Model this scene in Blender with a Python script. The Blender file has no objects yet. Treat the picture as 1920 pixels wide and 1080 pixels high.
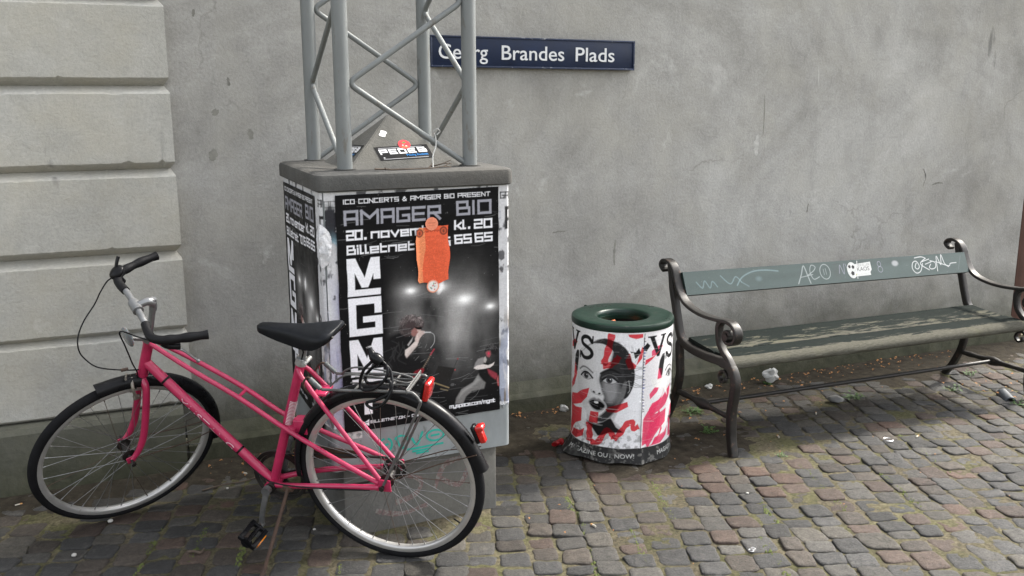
import bpy, bmesh, math, random
import numpy as np
from mathutils import Vector, Matrix, noise as mnoise
from mathutils.geometry import tessellate_polygon
random.seed(7); RNG = np.random.default_rng(11)
SC = bpy.context.scene
COL = SC.collection
PI = math.pi
# ------------------------------------------------------------------ camera
cam_d = bpy.data.cameras.new('camera'); cam = bpy.data.objects.new('camera', cam_d); COL.objects.link(cam)
cam_d.sensor_width = 36; cam_d.lens = 1746.7/1920*36; cam_d.clip_end = 2000; cam_d.clip_start = .05
_p, _a, _r = math.radians(11.84), math.radians(23.43), math.radians(-.136)
fw = Vector((math.sin(_a)*math.cos(_p), math.cos(_a)*math.cos(_p), -math.sin(_p)))
rt = Vector((math.cos(_a), -math.sin(_a), 0)); up = rt.cross(fw)
rt, up = rt*math.cos(_r)+up*math.sin(_r), up*math.cos(_r)-rt*math.sin(_r)
M = Matrix((rt, up, -fw)).transposed().to_4x4(); M.translation = (0, 0, 1.65)
cam.matrix_world = M
SC.camera = cam
# ------------------------------------------------------------------ sky, sun, exposure
SUN_EL, SUN_AZ = math.radians(46), math.radians(10)      # azimuth from +X towards +Y (grazing along the wall)
to_sun = Vector((math.cos(SUN_AZ)*math.cos(SUN_EL), math.sin(SUN_AZ)*math.cos(SUN_EL), math.sin(SUN_EL)))
W = bpy.data.worlds.new('World'); SC.world = W; W.use_nodes = True
wn = W.node_tree.nodes; bg = wn['Background']
sky = wn.new('ShaderNodeTexSky'); sky.sky_type = 'NISHITA'; sky.sun_disc = False
sky.sun_elevation = SUN_EL; sky.sun_rotation = math.radians(90)-SUN_AZ
sky.air_density = 1.0; sky.dust_density = 4.0; sky.ozone_density = 1.0
hs = wn.new('ShaderNodeHueSaturation'); hs.inputs['Saturation'].default_value = .22      # thin overcast veil
W.node_tree.links.new(sky.outputs[0], hs.inputs['Color']); W.node_tree.links.new(hs.outputs[0], bg.inputs[0]); bg.inputs[1].default_value = .12
sl = bpy.data.lights.new('sun', 'SUN'); sl.energy = 1.5; sl.angle = math.radians(8); sl.color = (1, .94, .84)
so = bpy.data.objects.new('sun', sl); COL.objects.link(so)
so.rotation_euler = to_sun.to_track_quat('Z', 'Y').to_euler()
SC.view_settings.view_transform = 'Standard'; SC.view_settings.look = 'None'
SC.view_settings.exposure = 2.08; SC.view_settings.gamma = 1; SC.view_settings.use_curve_mapping = False
# ------------------------------------------------------------------ colour and materials
def lin(c):
    return tuple((v/12.92 if v <= .04045 else ((v+.055)/1.055)**2.4) for v in (x/255 for x in c))
def newmat(name):
    m = bpy.data.materials.new(name); m.use_nodes = True
    nt = m.node_tree; return m, nt, nt.nodes['Principled BSDF']
def N(nt, t, **kw):
    n = nt.nodes.new(t)
    for k, v in kw.items():
        if k in n.inputs.keys(): n.inputs[k].default_value = v
        else: setattr(n, k, v)
    return n
def noise_node(nt, vec, scale, detail=4, rough=.6, dist=0.0):
    n = N(nt, 'ShaderNodeTexNoise'); n.inputs['Scale'].default_value = scale; n.inputs['Detail'].default_value = detail
    n.inputs['Roughness'].default_value = rough; n.inputs['Distortion'].default_value = dist
    if vec is not None: nt.links.new(vec, n.inputs['Vector'])
    return n
def ramp(nt, fac, stops):
    r = N(nt, 'ShaderNodeValToRGB'); e = r.color_ramp.elements
    while len(e) < len(stops): e.new(.5)
    for i, (p, c) in enumerate(stops):
        e[i].position = p; e[i].color = (c, c, c, 1) if isinstance(c, (int, float)) else (*c, 1)
    nt.links.new(fac, r.inputs[0]); return r
def mixc(nt, fac, a, b, mode='MIX'):
    m = N(nt, 'ShaderNodeMix', data_type='RGBA', blend_type=mode)
    if isinstance(a, float): a = (a, a, a)
    if isinstance(b, float): b = (b, b, b)
    for s, v in ((m.inputs[0], fac), (m.inputs[6], a), (m.inputs[7], b)):
        if isinstance(v, (int, float)): s.default_value = v
        elif isinstance(v, tuple): s.default_value = (*v[:3], 1)
        else: nt.links.new(v, s)
    return m.outputs[2]
def bump(nt, bs, h, strength=.3, dist=.005):
    b = N(nt, 'ShaderNodeBump'); b.inputs['Strength'].default_value = strength; b.inputs['Distance'].default_value = dist
    nt.links.new(h, b.inputs['Height']); nt.links.new(b.outputs[0], bs.inputs['Normal'])
def objco(nt, scale=None):
    t = N(nt, 'ShaderNodeTexCoord'); o = t.outputs['Object']
    if scale:
        mp = N(nt, 'ShaderNodeMapping'); mp.inputs['Scale'].default_value = scale; nt.links.new(o, mp.inputs[0]); o = mp.outputs[0]
    return o
def simple(name, base, rough=.5, metal=0., var=.15, scale=14, bmp=.0, bscale=90, bdist=.002, wear=None, wearpos=.62, coat=0., spec=.5, stretch=None):
    m, nt, bs = newmat(name)
    co = objco(nt, stretch)
    n = noise_node(nt, co, scale, 5, .65)
    a = tuple(c*(1-var) for c in base); b = tuple(min(1, c*(1+var)) for c in base)
    r = ramp(nt, n.outputs[0], [(.3, a), (.7, b)])
    c = r.outputs[0]
    rg = ramp(nt, n.outputs[0], [(.3, max(0, rough-.1)), (.7, min(1, rough+.1))])
    nt.links.new(rg.outputs[0], bs.inputs['Roughness'])
    if wear:
        n2 = noise_node(nt, co, scale*2.3, 8, .7)
        f = ramp(nt, n2.outputs[0], [(wearpos, 0.), (wearpos+.06, 1.)])
        c = mixc(nt, f.outputs[0], c, wear)
    nt.links.new(c, bs.inputs['Base Color'])
    bs.inputs['Metallic'].default_value = metal; bs.inputs['Coat Weight'].default_value = coat
    bs.inputs['Specular IOR Level'].default_value = spec
    if bmp: bump(nt, bs, noise_node(nt, co, bscale, 4).outputs[0], bmp, bdist)
    return m
def printed(name, rough=.5, spec=.4, bmp=.15, bscale=45, bdist=.002, grain=.12):
    # ink and paint on a surface: the print itself is carried by a colour attribute
    m, nt, bs = newmat(name)
    at = N(nt, 'ShaderNodeAttribute', attribute_name='Col')
    co = objco(nt)
    n = noise_node(nt, co, 150, 3, .7); r = ramp(nt, n.outputs[0], [(.3, 1-grain), (.7, 1+grain)])
    nt.links.new(mixc(nt, 1., at.outputs[0], r.outputs[0], 'MULTIPLY'), bs.inputs['Base Color'])
    n2 = noise_node(nt, co, 20, 4); rr = ramp(nt, n2.outputs[0], [(.3, rough-.1), (.7, rough+.12)])
    nt.links.new(rr.outputs[0], bs.inputs['Roughness']); bs.inputs['Specular IOR Level'].default_value = spec
    mp = N(nt, 'ShaderNodeMapping'); mp.inputs['Scale'].default_value = (.35, .35, 1.6); nt.links.new(co, mp.inputs[0])
    bump(nt, bs, noise_node(nt, mp.outputs[0], bscale, 5, .6, .6).outputs[0], bmp, bdist)
    return m
# ------------------------------------------------------------------ mesh helpers
def obj(name, bm, mat, parent=None, smooth=40):
    me = bpy.data.meshes.new(name)
    bmesh.ops.recalc_face_normals(bm, faces=bm.faces[:])
    bm.to_mesh(me); bm.free()
    me.materials.append(mat)
    o = bpy.data.objects.new(name, me); COL.objects.link(o)
    if smooth:
        me.polygons.foreach_set('use_smooth', [True]*len(me.polygons))
        me.set_sharp_from_angle(angle=math.radians(smooth))
    if parent: o.parent = parent
    return o
def thing(name, label, cat, loc=(0, 0, 0), rotz=0, group=None):
    o = bpy.data.objects.new(name, None); COL.objects.link(o)
    o.location = loc; o.rotation_euler = (0, 0, rotz); o.empty_display_size = .1
    return tag(o, label, cat, group)
def tag(o, label, cat, group=None):
    o['label'] = label; o['category'] = cat
    if group: o['group'] = group
    return o
def struct(o, kind='structure'): o['kind'] = kind; return o
def B(): return bmesh.new()
def box(bm, x0, x1, y0, y1, z0, z1, bev=0., seg=2, rot=None, org=None):
    vs = [bm.verts.new((x, y, z)) for x in (x0, x1) for y in (y0, y1) for z in (z0, z1)]
    f = [(0, 1, 3, 2), (4, 6, 7, 5), (0, 4, 5, 1), (2, 3, 7, 6), (0, 2, 6, 4), (1, 5, 7, 3)]
    fs = [bm.faces.new([vs[i] for i in q]) for q in f]
    if rot is not None:
        c = Vector(org) if org is not None else Vector(((x0+x1)/2, (y0+y1)/2, (z0+z1)/2))
        for v in vs: v.co = c + rot @ (v.co-c)
    if bev:
        es = list({e for q in fs for e in q.edges})
        bmesh.ops.bevel(bm, geom=es, offset=bev, segments=seg, affect='EDGES', profile=.5)
def catmull(pts, n=6):
    P = [Vector(p) for p in pts]; out = []
    for i in range(len(P)-1):
        p0, p1, p2, p3 = P[max(i-1, 0)], P[i], P[i+1], P[min(i+2, len(P)-1)]
        for k in range(n):
            t = k/n
            out.append(.5*((2*p1)+(p2-p0)*t+(2*p0-5*p1+4*p2-p3)*t*t+(3*p1-p0-3*p2+p3)*t**3))
    out.append(P[-1]); return out
def sweep(bm, pts, prof, ref=None, scales=None, cap=True):
    """sweep a closed 2D profile [(a,b)] along pts; ref fixes the profile's a-axis direction"""
    P = [Vector(p) for p in pts]; rings = []
    prevn = None
    for i, p in enumerate(P):
        t = (P[min(i+1, len(P)-1)]-P[max(i-1, 0)]).normalized()
        if ref is not None:
            a = Vector(ref); a = (a-t*a.dot(t)).normalized()
        else:
            if prevn is None:
                q = Vector((0, 0, 1)) if abs(t.z) < .9 else Vector((1, 0, 0))
                a = (q-t*q.dot(t)).normalized()
            else:
                a = prevn-t*prevn.dot(t); a.normalize()
        prevn = a
        b = t.cross(a)
        s = scales[i] if scales else 1
        if not isinstance(s, tuple): s = (s, s)
        rings.append([bm.verts.new(p+a*u*s[0]+b*v*s[1]) for u, v in prof])
    n = len(prof)
    for r0, r1 in zip(rings, rings[1:]):
        for k in range(n): bm.faces.new((r0[k], r0[(k+1) % n], r1[(k+1) % n], r1[k]))
    if cap: bm.faces.new(rings[0][::-1]); bm.faces.new(rings[-1])
def circ(r, n=10): return [(r*math.cos(2*PI*k/n), r*math.sin(2*PI*k/n)) for k in range(n)]
def tube(bm, pts, r, n=10, cap=True):
    rs = r if isinstance(r, (list, tuple)) else None
    sweep(bm, pts, circ(1 if rs else r, n), scales=list(rs) if rs else None, cap=cap)
def rrect(w, h, r=.004, n=3):
    out = []
    for cx, cy, a0 in ((w/2-r, h/2-r, 0), (-w/2+r, h/2-r, 90), (-w/2+r, -h/2+r, 180), (w/2-r, -h/2+r, 270)):
        for k in range(n+1):
            a = math.radians(a0+90*k/n); out.append((cx+r*math.cos(a), cy+r*math.sin(a)))
    return out
def revolve(bm, prof, c=(0, 0, 0), axis='z', n=48, closed=False, a0=0, a1=2*PI):
    full = abs(a1-a0-2*PI) < 1e-6
    steps = n if full else n+1
    rings = []
    for k in range(steps):
        a = a0+(a1-a0)*k/n; ca, sa = math.cos(a), math.sin(a)
        ring = []
        for r, h in prof:
            if axis == 'z': v = (c[0]+r*ca, c[1]+r*sa, c[2]+h)
            else: v = (c[0]+r*ca, c[1]+h, c[2]+r*sa)
            ring.append(bm.verts.new(v))
        rings.append(ring)
    m = len(prof)
    for k in range(n if full else n):
        A, Bq = rings[k], rings[(k+1) % steps]
        for j in range(m if closed else m-1):
            bm.faces.new((A[j], A[(j+1) % m], Bq[(j+1) % m], Bq[j]))
    if not closed:
        for e in (0, m-1):
            if prof[e][0] < 1e-5: pass
    bmesh.ops.remove_doubles(bm, verts=bm.verts[:], dist=1e-6)
def cyl(bm, p0, p1, r, n=16): tube(bm, [p0, p1], r, n)
def prism(bm, pts2, y0, y1, plane='xz'):
    tri = tessellate_polygon([[Vector((p[0], p[1], 0)) for p in pts2]])
    def mk(p, d): return bm.verts.new((p[0], d, p[1]) if plane == 'xz' else (d, p[0], p[1]) if plane == 'yz' else (p[0], p[1], d))
    a = [mk(p, y0) for p in pts2]; b = [mk(p, y1) for p in pts2]
    for t in tri:
        bm.faces.new([a[i] for i in t]); bm.faces.new([b[i] for i in reversed(t)])
    n = len(pts2)
    for i in range(n): bm.faces.new((a[i], a[(i+1) % n], b[(i+1) % n], b[i]))
def ribbons(bm, paths, w, fn, jit=.1):
    """flat paint strokes: 2D polylines -> thin strips on the surface fn(u,v)->3D"""
    for k, pth in enumerate(paths):
        P = [Vector((p[0], p[1], 0)) for p in pth]
        if len(P) > 2: P = catmull(P, 4)
        L = []; R = []
        for i, p in enumerate(P):
            t = (P[min(i+1, len(P)-1)]-P[max(i-1, 0)]).normalized(); nn = Vector((-t.y, t.x, 0))
            ww = w*(1+random.uniform(-jit, jit))/2
            L.append(bm.verts.new(fn(*(p+nn*ww).xy, k))); R.append(bm.verts.new(fn(*(p-nn*ww).xy, k)))
        for i in range(len(P)-1): bm.faces.new((L[i], R[i], R[i+1], L[i+1]))
# ------------------------------------------------------------------ printed surfaces (numpy painter)
_tcache = {}
def text_tris(s, spacing=1.0):
    if (s, spacing) in _tcache: return _tcache[(s, spacing)]
    c = bpy.data.curves.new('t', 'FONT'); c.body = s; c.size = 1; c.resolution_u = 3; c.space_character = spacing
    o = bpy.data.objects.new('t', c); me = bpy.data.meshes.new_from_object(o)
    me.calc_loop_triangles()
    V = np.array([v.co[:2] for v in me.vertices]); T = np.array([t.vertices[:] for t in me.loop_triangles])
    bpy.data.objects.remove(o); bpy.data.curves.remove(c); bpy.data.meshes.remove(me)
    V[:, 0] -= V[:, 0].min(); _tcache[(s, spacing)] = (V, T); return V, T
class Canvas:
    def __init__(s, x0, x1, z0, z1, nx, nz, col):
        s.x0, s.x1, s.z0, s.z1, s.nx, s.nz = x0, x1, z0, z1, nx, nz
        s.X, s.Z = np.meshgrid(np.linspace(x0, x1, nx), np.linspace(z0, z1, nz))
        s.img = np.empty((nz, nx, 3)); s.img[:] = col
        s.px = (x1-x0)/(nx-1)
    def win(s, xa, xb, za, zb, pad=0):
        pad += s.px*2; pz = (s.z1-s.z0)/(s.nz-1)
        i0 = max(0, int((xa-pad-s.x0)/s.px)); i1 = min(s.nx, int((xb+pad-s.x0)/s.px)+2)
        j0 = max(0, int((za-pad-s.z0)/pz)); j1 = min(s.nz, int((zb+pad-s.z0)/pz)+2)
        return (slice(j0, max(j0, j1)), slice(i0, max(i0, i1)))
    def put(s, w, mask, col, a=1.):
        m = (np.clip(mask, 0, 1)*a)[..., None]
        s.img[w] = s.img[w]*(1-m)+np.asarray(col)*m
    def segd(s, X, Z, pts):
        d = np.full(X.shape, 1e9)
        for (xa, za), (xb, zb) in zip(pts, pts[1:]):
            dx, dz = xb-xa, zb-za; L = dx*dx+dz*dz+1e-12
            t = np.clip(((X-xa)*dx+(Z-za)*dz)/L, 0, 1)
            d = np.minimum(d, np.hypot(X-xa-t*dx, Z-za-t*dz))
        return d
    def inside(s, X, Z, pts):
        ins = np.zeros(X.shape, bool)
        for (xa, za), (xb, zb) in zip(pts, pts[1:]+pts[:1]):
            if za == zb: continue
            c = ((za > Z) != (zb > Z)) & (X < (xb-xa)*(Z-za)/(zb-za)+xa); ins ^= c
        return ins
    def poly(s, pts, col, a=1., soft=0., smooth=False, ret=False):
        pts = [tuple(p) for p in pts]
        if smooth:
            q = catmull([(p[0], p[1], 0) for p in [pts[-1]]+pts+pts[:2]], 5); pts = [(v.x, v.y) for v in q[5:-5]]
        xs = [p[0] for p in pts]; zs = [p[1] for p in pts]
        w = s.win(min(xs), max(xs), min(zs), max(zs), soft*2); X, Z = s.X[w], s.Z[w]
        d = s.segd(X, Z, pts+pts[:1]); d = np.where(s.inside(X, Z, pts), d, -d)
        f = max(soft, s.px*.6); m = np.clip(.5+d/(2*f), 0, 1)
        s.put(w, m, col, a)
        return (w, m)
    def stroke(s, pts, wd, col, a=1., soft=0., smooth=False):
        if smooth: pts = [(v.x, v.y) for v in catmull([(p[0], p[1], 0) for p in pts], 6)]
        xs = [p[0] for p in pts]; zs = [p[1] for p in pts]
        w = s.win(min(xs), max(xs), min(zs), max(zs), wd+soft*2); X, Z = s.X[w], s.Z[w]
        d = wd/2-s.segd(X, Z, pts); f = max(soft, s.px*.6)
        s.put(w, np.clip(.5+d/(2*f), 0, 1), col, a)
    def ell(s, c, rx, rz, col, a=1., soft=.1, rot=0):
        R = max(rx, rz)*(1+soft)*1.1; w = s.win(c[0]-R, c[0]+R, c[1]-R, c[1]+R); X, Z = s.X[w]-c[0], s.Z[w]-c[1]
        cr, sr = math.cos(rot), math.sin(rot)
        q = np.hypot((X*cr+Z*sr)/rx, (-X*sr+Z*cr)/rz)
        f = max(soft, s.px*.6/min(rx, rz)); s.put(w, np.clip((1+f-q)/(2*f), 0, 1), col, a)
    def glow(s, c, rx, rz, col, a=1.):
        s.put((slice(None), slice(None)), np.exp(-((s.X-c[0])/rx)**2-((s.Z-c[1])/rz)**2), col, a)
    def text(s, t, x, z, h, col, width=None, a=1., rot=0., spacing=1.):
        V, T = text_tris(t, spacing); sx = sz = h/.73
        if width: sx = width/(V[:, 0].max())
        c_, s_ = math.cos(rot), math.sin(rot); U = V*[sx, sz]
        U = np.stack([x+U[:, 0]*c_-U[:, 1]*s_, z+U[:, 0]*s_+U[:, 1]*c_], 1)
        w = s.win(U[:, 0].min(), U[:, 0].max(), U[:, 1].min(), U[:, 1].max()); X, Z = s.X[w], s.Z[w]
        m = np.zeros(X.shape)
        for dx, dz in ((-.25, -.25), (.25, -.25), (-.25, .25), (.25, .25)):
            mm = np.zeros(X.shape, bool); Xq, Zq = X+dx*s.px, Z+dz*s.px
            for t3 in T:
                A, Bq, Cq = U[t3]
                lo = np.minimum(np.minimum(A, Bq), Cq)-s.px; hi = np.maximum(np.maximum(A, Bq), Cq)+s.px
                ww = s.win(lo[0], hi[0], lo[1], hi[1])
                sub = (slice(max(0, ww[0].start-w[0].start), max(0, ww[0].stop-w[0].start)), slice(max(0, ww[1].start-w[1].start), max(0, ww[1].stop-w[1].start)))
                x_, z_ = Xq[sub], Zq[sub]
                if x_.size == 0: continue
                e1 = (Bq[0]-A[0])*(z_-A[1])-(Bq[1]-A[1])*(x_-A[0]); e2 = (Cq[0]-Bq[0])*(z_-Bq[1])-(Cq[1]-Bq[1])*(x_-Bq[0]); e3 = (A[0]-Cq[0])*(z_-Cq[1])-(A[1]-Cq[1])*(x_-Cq[0])
                mm[sub] |= ((e1 >= 0) & (e2 >= 0) & (e3 >= 0)) | ((e1 <= 0) & (e2 <= 0) & (e3 <= 0))
            m += mm/4.
        s.put(w, m, col, a)
    def sq(s, t, x, z, h, col, width=None, th=.16, a=1., asp=.78):
        """square stroke lettering"""
        adv = []; tot = 0
        for ch in t:
            wd = SQW.get(ch, asp); adv.append((ch, tot, wd)); tot += wd+.30
        tot -= .30; k = h*(1-th); off = h*th/2
        sx = (width-h*th)/tot if width else k
        for ch, ox, wd in adv:
            for pl in SQF.get(ch, '').split('|'):
                if not pl: continue
                P = [tuple(map(float, q.split(','))) for q in pl.split()]
                P = [(x+off+(ox+p[0]*wd)*sx, z+off+p[1]*k) for p in P]
                for A, Bq in zip(P, P[1:]):
                    s.bar(A, Bq, h*th, col, a)
    def bar(s, A, Bq, wd, col, a=1.):
        w = s.win(min(A[0], Bq[0]), max(A[0], Bq[0]), min(A[1], Bq[1]), max(A[1], Bq[1]), wd); X, Z = s.X[w], s.Z[w]
        dx, dz = Bq[0]-A[0], Bq[1]-A[1]; L = math.hypot(dx, dz)+1e-9; dx /= L; dz /= L
        t = (X-A[0])*dx+(Z-A[1])*dz; n = abs(-(X-A[0])*dz+(Z-A[1])*dx)
        d = np.minimum(np.minimum(t+wd/2, L+wd/2-t), wd/2-n)
        s.put(w, np.clip(.5+d/(s.px*1.2), 0, 1), col, a)
    def noise(s, sx, sz, seed=0, octaves=4):
        out = np.zeros(s.X.shape); amp = 1; tot = 0
        r = np.random.default_rng(seed)
        for o in range(octaves):
            gx, gz = max(2, int((s.x1-s.x0)*sx*2**o)+3), max(2, int((s.z1-s.z0)*sz*2**o)+3)
            g = r.random((gz, gx))
            u = (s.X-s.x0)/(s.x1-s.x0)*(gx-1.001); v = (s.Z-s.z0)/(s.z1-s.z0)*(gz-1.001)
            i = u.astype(int); j = v.astype(int); fu = u-i; fv = v-j
            fu = fu*fu*(3-2*fu); fv = fv*fv*(3-2*fv)
            out += amp*((g[j, i]*(1-fu)+g[j, i+1]*fu)*(1-fv)+(g[j+1, i]*(1-fu)+g[j+1, i+1]*fu)*fv); tot += amp; amp *= .55
        return out/tot
    def mesh(s, name, fn, mat, parent=None, keep=None):
        """fn(X,Z)->(x,y,z) arrays"""
        x, y, z = fn(s.X, s.Z)
        co = np.stack([x, y, z], -1).reshape(-1, 3).astype(np.float32)
        idx = np.arange(s.nx*s.nz).reshape(s.nz, s.nx)
        q = np.stack([idx[:-1, :-1], idx[:-1, 1:], idx[1:, 1:], idx[1:, :-1]], -1)
        if keep is not None:
            q = q[keep[:-1, :-1] & keep[1:, 1:] & keep[:-1, 1:] & keep[1:, :-1]]
        q = q.reshape(-1, 4)
        me = bpy.data.meshes.new(name); nf = len(q)
        me.vertices.add(len(co)); me.vertices.foreach_set('co', co.ravel())
        me.loops.add(nf*4); me.loops.foreach_set('vertex_index', q.ravel().astype(np.int32))
        me.polygons.add(nf); me.polygons.foreach_set('loop_start', np.arange(0, nf*4, 4, dtype=np.int32))
        me.polygons.foreach_set('use_smooth', np.ones(nf, bool))
        me.update(calc_edges=True)
        at = me.attributes.new('Col', 'FLOAT_COLOR', 'POINT')
        c4 = np.ones((s.nx*s.nz, 4), np.float32); c4[:, :3] = np.clip(s.img.reshape(-1, 3), 0, 1)
        at.data.foreach_set('color', c4.ravel())
        me.materials.append(mat); me.validate()
        o = bpy.data.objects.new(name, me); COL.objects.link(o)
        if parent: o.parent = parent
        return o
SQW = {'i': .0, 'l': .25, '.': .05, ' ': .35, '/': .5, 'I': .05, 'm': 1.1, 'M': 1.1, 'N': .8, '-': .5, 't': .55, 'r': .6, '1': .3, 'f': .5}
SQF = {
 'A': '0,0 0,1 1,1 1,0|0,.42 1,.42', 'B': '0,0 0,1 .85,1 .85,.55|0,0 1,0 1,.5 0,.5', 'C': '1,1 0,1 0,0 1,0', 'D': '0,0 0,1 1,1 1,0 0,0',
 'E': '1,1 0,1 0,0 1,0|0,.5 .9,.5', 'G': '1,1 0,1 0,0 1,0 1,.45 .5,.45', 'I': '0,0 0,1', 'K': '0,0 0,1|0,.5 .5,.5 1,1|.5,.5 1,0', 'L': '0,1 0,0 1,0',
 'M': '0,0 0,1 .5,.45 1,1 1,0', 'N': '0,0 0,1 1,0 1,1', 'O': '0,0 0,1 1,1 1,0 0,0', 'P': '0,0 0,1 1,1 1,.45 0,.45', 'R': '0,0 0,1 1,1 1,.5 0,.5|.45,.5 1,0',
 'S': '1,1 0,1 0,.5 1,.5 1,0 0,0', 'T': '0,1 1,1|.5,1 .5,0', 'V': '0,1 .5,0 1,1', '&': '1,0 .2,.8 .5,1 .7,.8 0,.35 .2,0 .6,0 1,.4',
 'a': '0,.72 1,.72 1,0 0,0 0,.38 1,.38', 'b': '0,1 0,0 1,0 1,.7 0,.7', 'c': '1,.7 0,.7 0,0 1,0', 'e': '1,0 0,0 0,.7 1,.7 1,.36 .1,.36', 'g': '1,.05 0,.05 0,.7 1,.7 1,-.25 0,-.25',
 'i': '0,0 0,.66|0,.95 0,1', 'k': '0,0 0,1|0,.38 .4,.38 1,.75|.4,.38 1,0', 'l': '0,1 0,0 1,0', 'm': '0,0 0,.7 1,.7 1,0|.5,.7 .5,0', 'n': '0,0 0,.7 1,.7 1,0', 'o': '0,0 0,.7 1,.7 1,0 0,0',
 'p': '0,-.25 0,.7 1,.7 1,0 0,0', 'r': '0,0 0,.7 1,.7', 's': '1,.7 0,.7 0,.36 1,.36 1,0 0,0', 't': '0,1 0,0 1,0|0,.65 1,.65', 'v': '0,.7 .5,0 1,.7', 'y': '0,.7 0,0 1,0|1,.7 1,-.25 0,-.25', 'u': '0,.7 0,0 1,0 1,.7',
 '0': '0,0 0,1 1,1 1,0 0,0', '1': '0,1 1,1 1,0', '2': '0,1 1,1 1,.5 0,.5 0,0 1,0', '5': '1,1 0,1 0,.5 1,.5 1,0 0,0', '6': '1,1 0,1 0,0 1,0 1,.5 0,.5', '7': '0,1 1,1 1,0',
 '.': '0,0 1,0', '/': '0,-.1 1,1.1', '-': '0,.45 1,.45'}
# ================================================================== setting: ground and paving
def m_soil():
    m, nt, bs = newmat('joint_soil'); co = objco(nt)
    n1 = noise_node(nt, co, 5, 6, .65); n2 = noise_node(nt, co, 60, 4, .7); n3 = noise_node(nt, co, 1.3, 5, .6)
    dirt = ramp(nt, n2.outputs[0], [(.3, (.036, .031, .020)), (.7, (.150, .130, .085))])
    moss = ramp(nt, n2.outputs[0], [(.3, (.036, .038, .014)), (.7, (.108, .108, .044))])
    f = ramp(nt, n1.outputs[0], [(.44, 0.), (.62, .75)])
    c = mixc(nt, f.outputs[0], dirt.outputs[0], moss.outputs[0])
    g = ramp(nt, n3.outputs[0], [(.35, .8), (.65, 1.2)])
    nt.links.new(mixc(nt, 1., c, g.outputs[0], 'MULTIPLY'), bs.inputs['Base Color']); bs.inputs['Roughness'].default_value = .95
    bs.inputs['Specular IOR Level'].default_value = .2
    bump(nt, bs, noise_node(nt, co, 110, 6, .75).outputs[0], .9, .008); return m
def m_stone():
    m, nt, bs = newmat('granite_sett'); co = objco(nt)
    at = N(nt, 'ShaderNodeAttribute', attribute_name='Col')
    n1 = noise_node(nt, co, 110, 6, .8); n2 = noise_node(nt, co, 34, 7, .72); n3 = noise_node(nt, co, 2.2, 4, .6)
    r1 = ramp(nt, n1.outputs[0], [(.3, .5), (.7, 1.5)]); r2 = ramp(nt, n2.outputs[0], [(.3, .62), (.7, 1.32)])
    c = mixc(nt, 1., at.outputs[0], r1.outputs[0], 'MULTIPLY'); c = mixc(nt, 1., c, r2.outputs[0], 'MULTIPLY')
    f = ramp(nt, n2.outputs[0], [(.55, 0.), (.75, .55)]); c = mixc(nt, f.outputs[0], c, (.085, .078, .058))
    f3 = ramp(nt, n3.outputs[0], [(.35, .82), (.65, 1.15)]); c = mixc(nt, 1., c, f3.outputs[0], 'MULTIPLY')
    nt.links.new(c, bs.inputs['Base Color']); bs.inputs['Roughness'].default_value = .72; bs.inputs['Specular IOR Level'].default_value = .4
    add = N(nt, 'ShaderNodeMath', operation='ADD'); nt.links.new(n1.outputs[0], add.inputs[0]); nt.links.new(n2.outputs[0], add.inputs[1])
    bump(nt, bs, add.outputs[0], .8, .008); return m
M_soil = m_soil(); M_stone = m_stone()
bm = B(); box(bm, -250, 250, -250, 250, -.6, -.03); struct(obj('ground', bm, M_soil, smooth=0))
def dirt_h(x, y):
    n = mnoise.fractal(Vector((x*2.3, y*2.3, 4.1)), 1., 2., 4)
    h = -.0050+.006*n+.004*mnoise.noise(Vector((x*18, y*18, 0)))
    d = 4.24-y
    if d < .5: h += .016*(1-d/.5)*(.55+.7*mnoise.noise(Vector((x*1.7, 3, 0))))
    for cx, cy, rr, k in ((2.14, 3.63, .50, .009), (2.6, 3.6, .42, .008), (1.03, 3.56, .60, .006), (1.7, 3.9, .4, .007)):
        q = math.hypot(x-cx, y-cy)
        if q < rr: h += k*(1-q/rr)**.7*(.75+.5*n)
    return h
bm = B(); gx, gy = 330, 150; vs = []
for j in range(gy):
    for i in range(gx):
        x = -3+11*i/(gx-1); y = -.2+4.5*j/(gy-1); vs.append(bm.verts.new((x, y, dirt_h(x, y))))
for j in range(gy-1):
    for i in range(gx-1): bm.faces.new((vs[j*gx+i], vs[j*gx+i+1], vs[(j+1)*gx+i+1], vs[(j+1)*gx+i]))
struct(obj('joint_soil', bm, M_soil, smooth=180))
# dark leaf mould, also painting soft shade at wall foot, under bench, round bin
M_mould_shade = simple('mould_and_shade', (.040, .034, .025), .95, var=.45, scale=22, bmp=.9, bscale=90, bdist=.006, spec=.1, wear=(.075, .066, .046), wearpos=.6)
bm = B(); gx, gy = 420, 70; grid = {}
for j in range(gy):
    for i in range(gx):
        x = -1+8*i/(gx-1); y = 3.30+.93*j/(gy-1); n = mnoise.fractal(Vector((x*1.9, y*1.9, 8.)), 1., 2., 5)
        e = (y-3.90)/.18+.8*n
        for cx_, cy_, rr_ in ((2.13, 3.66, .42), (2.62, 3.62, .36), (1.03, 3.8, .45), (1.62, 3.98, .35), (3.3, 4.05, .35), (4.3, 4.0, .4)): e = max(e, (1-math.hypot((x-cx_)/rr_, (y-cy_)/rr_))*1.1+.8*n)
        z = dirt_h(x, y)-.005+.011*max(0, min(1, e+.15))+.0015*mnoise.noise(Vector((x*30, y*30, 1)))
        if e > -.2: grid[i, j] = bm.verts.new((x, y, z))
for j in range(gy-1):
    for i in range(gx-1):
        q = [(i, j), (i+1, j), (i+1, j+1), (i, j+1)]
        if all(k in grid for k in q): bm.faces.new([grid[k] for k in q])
struct(obj('mould_and_shade', bm, M_mould_shade, smooth=180), 'stuff')
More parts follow.
